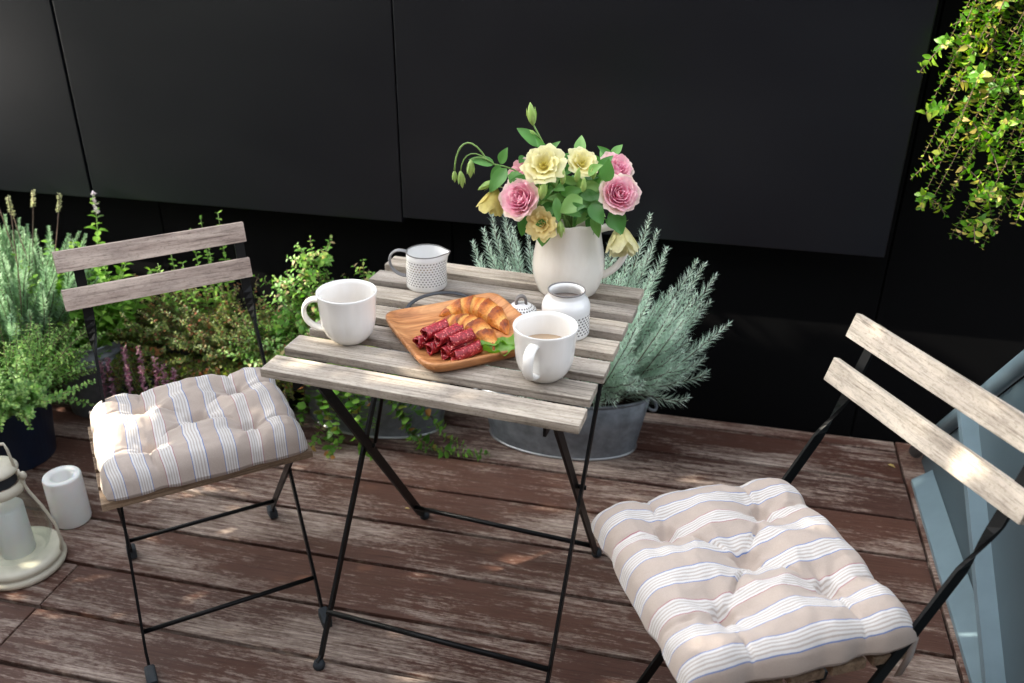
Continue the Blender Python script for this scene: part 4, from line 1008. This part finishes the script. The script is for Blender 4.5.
# hanging vine at the upper right
def hanging_vine():
    t = thing('wall_planter', 'black planter on top of the wall holding the hanging vine', 'planter', (.98, 2.43, 1.695)); m = MB()
    m.box((0, 0, .09), (.95, .17, .18), None, .006); m.build('planter_box', M['blackpot'], t); s = MB(); s.box((0, 0, .183), (.9, .13, .008)); s.build('soil', M['soil'], t)
    rng = random.Random(77); st = []
    tips = [(.44, 2.18, .98), (.45, 2.17, .88), (.47, 2.16, .80), (.46, 2.18, 1.05), (.46, 2.2, 1.14), (.49, 2.16, .79), (.52, 2.17, .76), (.545, 2.15, .70), (.615, 2.14, .69), (.49, 2.17, .90), (.475, 2.18, 1.0), (.52, 2.15, .80), (.53, 2.13, .88), (.58, 2.12, .76), (.65, 2.12, .78), (.66, 2.1, .86), (.70, 2.1, .90), (.73, 2.1, .97), (.62, 2.1, .92), (.56, 2.12, 1.0), (.47, 2.2, 1.09), (.50, 2.15, 1.12), (.78, 2.08, .82), (.75, 2.1, .74), (.82, 2.1, .92), (.86, 2.1, .80), (.9, 2.1, .95), (.68, 2.1, 1.04), (.60, 2.08, 1.08), (.55, 2.1, 1.15), (.74, 2.08, 1.1), (.81, 2.08, 1.05), (.95, 2.1, 1.0), (.64, 2.06, 1.15), (.70, 2.06, 1.2), (.6, 2.18, .82), (.68, 2.18, .95), (.52, 2.2, .96), (.58, 2.2, 1.06), (.64, 2.2, 1.12), (.72, 2.2, 1.02)]
    for tp in tips:
        tp = (tp[0] + .034, tp[1], tp[2])
        x0 = min(1.35, max(.62, tp[0] + rng.uniform(.05, .3))); a = V((x0, 2.40, 1.87)); P = bez(a, (x0 - .02, 2.18, 2.0), (tp[0] + .12, tp[1] - .02, tp[2] + .45), tp, 16); st.append(P)
        for j in range(10):
            q = P[rng.randrange(6, 17)]; st.append(stem_path(q, (rng.uniform(-.6, .8), rng.uniform(-.7, .3), rng.uniform(-.7, .4)), rng.uniform(.04, .11), 5, (0, 0, -.8), rng, .5))
    leafy('hanging_vine', 'hanging vine with small yellow green leaves at the upper right', 'vine', (.98, 2.40, 1.87), st, (.016, .026), .58, M['leaf_vine'], 13, .0095, stemmat='twig', jit=.7)
hanging_vine()

# ------------------------------------------------------------------ lantern and candles
def hollow_candle():
    t = thing('pillar_candle', 'thick white hollow candle standing on the deck beside the lantern', 'candle', (-1.462, 1.517, 0)); t.scale = (.82, .82, 1.02); m = MB()
    m.lathe([(.050, 0), (.053, .002), (.054, .006), (.054, .128), (.052, .132), (.046, .1325), (.034, .131), (.030, .126), (.029, .09), (.02, .085), (0, .085)], 48); m.build('wax', M['candle'], t)
    w = MB(); w.tube([(0, 0, .084), (.001, 0, .096)], .0015, 6); w.build('wick', M['rubber'], t)
hollow_candle()
LX, LY = -1.468, 1.343
def lantern():
    t = thing('storm_lantern', 'cream storm lantern with round glass at the left edge', 'lantern', (LX, LY, 0), .35); t.scale = (1.0, 1.0, 1.28)
    b = MB(); b.lathe([(.085, 0), (.094, .003), (.097, .009), (.094, .015), (.088, .017), (.092, .02), (.094, .026), (.090, .032), (.078, .034), (.0, .035)], 56); b.build('base', M['lantern'], t)
    g = MB(); g.lathe([(.058, .035), (.070, .045), (.0795, .065), (.080, .085), (.073, .110), (.061, .135), (.050, .155), (.046, .168), (.0445, .168), (.0485, .155), (.0595, .135), (.0715, .110), (.0785, .085), (.078, .066), (.0685, .046), (.0565, .035)], 56, cap0=False); g.build('glass_globe', M['glass'], t)
    c = MB(); c.lathe([(.050, .166), (.052, .170), (.052, .178), (.046, .182), (.044, .184)], 48, cap0=False); c.build('collar', M['lantern'], t)
    c = MB(); c.lathe([(.040, .184), (.040, .207)], 40, cap0=False); c.build('vent_ring', M['rubber'], t)
    c = MB(); c.lathe([(.047, .206), (.049, .209), (.048, .213), (.042, .218), (.030, .223), (0, .225)], 48); c.build('cap', M['lantern'], t)
    for s in (-1, 1):
        w = MB(); w.tube([(s * .091, 0, .026), (s * .098, 0, .05), (s * .096, 0, .085), (s * .078, 0, .128), (s * .060, 0, .160), (s * .052, 0, .180), (s * .049, 0, .208)], .0034, 8); w.build('guard_wire', M['lantern'], t)
    h = MB(); h.tube([(-.046, 0, .20), (-.040, 0, .25), (-.036, 0, .262), (.036, 0, .262), (.040, 0, .25), (.046, 0, .20)], .0032, 8); h.build('bail_handle', M['lantern'], t)
    for s in (-1, 1):
        h = MB(); h.tube([(s * .056, -.004, .195), (s * .056, .004, .195)], .008, 10); h.build('hinge', M['lantern'], t)
    o = MB(); o.lathe([(.036, 0), (.037, .003), (.037, .125), (.034, .128), (.02, .126), (0, .124)], 40); q = o.build('lantern_candle', M['candle']); q.location = (LX, LY, .0432)
    tag(q, 'white candle standing inside the cream storm lantern', 'candle')
lantern()

# ------------------------------------------------------------------ fallen leaves
def fallen(label, p, d, n, L, W, mat):
    m = MB(); m.leaf(V((0, 0, 0)), V(d), V(n), L, W, .3, .3); o = m.build('fallen_leaf', mat); o.location = p; tag(o, label, 'leaf', 'fallen leaves')
fallen('pale yellow fallen leaf resting on the reddish low shrub', (-1.43, 2.04, .222), (.1, .1, 1), (0, -1, .3), .042, .026, M['yellowleaf'])
fallen('rusty brown fallen leaf standing just right of the pale yellow one on the low shrub', (-1.365, 2.03, .215), (.12, .1, 1), (-.5, -1, .2), .045, .014, M['deadleaf'])
fallen('curled rusty leaf left of the pale yellow one on the low shrub', (-1.49, 2.02, .205), (-.7, .1, .3), (0, -.8, .6), .05, .026, M['deadleaf'])
fallen('tiny yellow leaf on the deck under the table', (-.66, 1.745, .004), (1, .2, .05), (0, 0, 1), .012, .006, M['yellowleaf'])
fallen('tiny golden leaf on the deck near the stair end', (.585, 2.235, .004), (1, -.2, .05), (0, 0, 1), .022, .011, M['yellowleaf'])

# ------------------------------------------------------------------ light
AZ = math.radians(196); EL = math.radians(30)      # direction towards the sun (from +X counter-clockwise)
S = V((math.cos(AZ) * math.cos(EL), math.sin(AZ) * math.cos(EL), math.sin(EL)))
w = bpy.data.worlds.new('World'); SC.world = w; w.use_nodes = True; nt = w.node_tree; nt.nodes.clear()
sky = nt.nodes.new('ShaderNodeTexSky'); sky.sky_type = 'NISHITA'; sky.sun_disc = False; sky.sun_elevation = EL; sky.sun_rotation = math.atan2(S.x, S.y); sky.dust_density = 3.0; sky.ozone_density = .6
hs = nt.nodes.new('ShaderNodeHueSaturation'); hs.inputs['Saturation'].default_value = .28
bg = nt.nodes.new('ShaderNodeBackground'); bg.inputs[1].default_value = .15; wo = nt.nodes.new('ShaderNodeOutputWorld')
nt.links.new(sky.outputs[0], hs.inputs['Color']); nt.links.new(hs.outputs[0], bg.inputs[0]); nt.links.new(bg.outputs[0], wo.inputs[0])
sl = bpy.data.lights.new('sun', 'SUN'); sl.energy = 2.1; sl.angle = math.radians(.5); sl.color = (1, .90, .74)
so = bpy.data.objects.new('sun', sl); COL.objects.link(so); so.rotation_euler = S.to_track_quat('Z', 'Y').to_euler(); so.location = S * 20

# unseen leafy screen added to shade the terrace; its holes shape the sun patches
def shade_screen():
    HX = -2.62; rng = random.Random(99)
    spots = []   # (world point, half width y, half width z)
    def spot(p, ry, rz):
        p = V(p); t = (HX - p.x) / S.x; q = p + S * t; spots.append((q.y, q.z, ry, rz))
    for a in SPOTS: spot(*a)
    t = thing('ivy_screen', 'tall ivy covered screen closing the left side of the terrace', 'hedge', (HX, 1.0, 0))
    m = MB(); Y0, Y1, Z0, Z1 = -1.3, 2.36, 0.02, 3.3
    y = Y0
    while y < Y1:
        z = Z0
        while z < Z1:
            yy, zz = y + rng.uniform(-.02, .02), z + rng.uniform(-.02, .02); skip = False
            for (sy, sz, ry, rz) in spots:
                if ((yy - sy) / ry)**2 + ((zz - sz) / rz)**2 < rng.uniform(.62, 1.25): skip = True; break
            if not skip:
                for k in range(3):
                    d = V((rng.uniform(-.2, .2), rng.uniform(-1, 1), rng.uniform(-1, .3))); L = rng.uniform(.06, .08)
                    m.leaf(V((rng.uniform(-.05, .05), yy - 1.0, zz)) - d.normalized() * L * .5, d, V((1, 0, .5)) + rvec() * .45, L, L * .85, .1, .1)
            z += .034
        y += .034
    m.build('foliage', M['leaf_hedge'], t)
    s = MB()
    for yy in (-2.2, -1.6, -.9, -.2, .5, 1.2): s.tube([(.03, yy, 0), (.05, yy + .06, .4), (.02, yy - .03, .8), (.04, yy + .05, 1.1)], [.016, .013, .01, .006], 7)
    s.build('stems', M['twig'], t)
SPOTS = [((-1.03, 1.22, .50), .12, .075), ((-1.14, 1.36, .50), .08, .06), ((-1.10, 1.28, .50), .09, .05), ((-.64, 1.33, .70), .058, .040), ((-.67, 1.25, .70), .040, .030),
         ((-.48, 1.256, .70), .037, .033), ((-.43, 1.224, .70), .037, .031),
         ((.68, 2.12, 1.03), .26, .25), ((-2.0, 2.0, .45), .26, .24), ((-1.80, 1.70, .32), .24, .13), ((-1.70, 2.05, .45), .22, .18), ((-1.30, 2.08, .27), .19, .07), ((-1.0, 2.1, .45), .18, .14), ((-.95, 1.95, .15), .06, .05),
         ((.43, 1.17, .70), .040, .030)]
for i in range(14):   # open strip along the wall
    SPOTS.append(((-2.4 + .22 * i, 2.27, 1.10), .17, .54))
shade_screen()

# ------------------------------------------------------------------ camera
yaw, pitch, roll_, fpx, hcam = -0.21543437, 0.47353590, 0.00847680, 891.763225, 1.43386331
fw = V((math.sin(yaw) * math.cos(pitch), math.cos(yaw) * math.cos(pitch), -math.sin(pitch))); rt = V((math.cos(yaw), -math.sin(yaw), 0)); up = rt.cross(fw)
r2 = rt * math.cos(roll_) + up * math.sin(roll_); u2 = up * math.cos(roll_) - rt * math.sin(roll_)
cam = bpy.data.cameras.new('camera'); co = bpy.data.objects.new('camera', cam); COL.objects.link(co)
mt = Matrix((r2, u2, -fw)).transposed().to_4x4(); mt.translation = V((0, 0, hcam)); co.matrix_world = mt
cam.sensor_width = 36; cam.lens = fpx * 36 / 1024; cam.clip_start = .02; cam.clip_end = 200
cam.dof.use_dof = True; cam.dof.focus_distance = 1.62; cam.dof.aperture_fstop = 4.0
SC.camera = co
vs_ = SC.view_settings; vs_.view_transform = 'Standard'; vs_.look = 'None'; vs_.gamma = 1; vs_.exposure = 2.65
SC.render.resolution_x = 1024; SC.render.resolution_y = 683
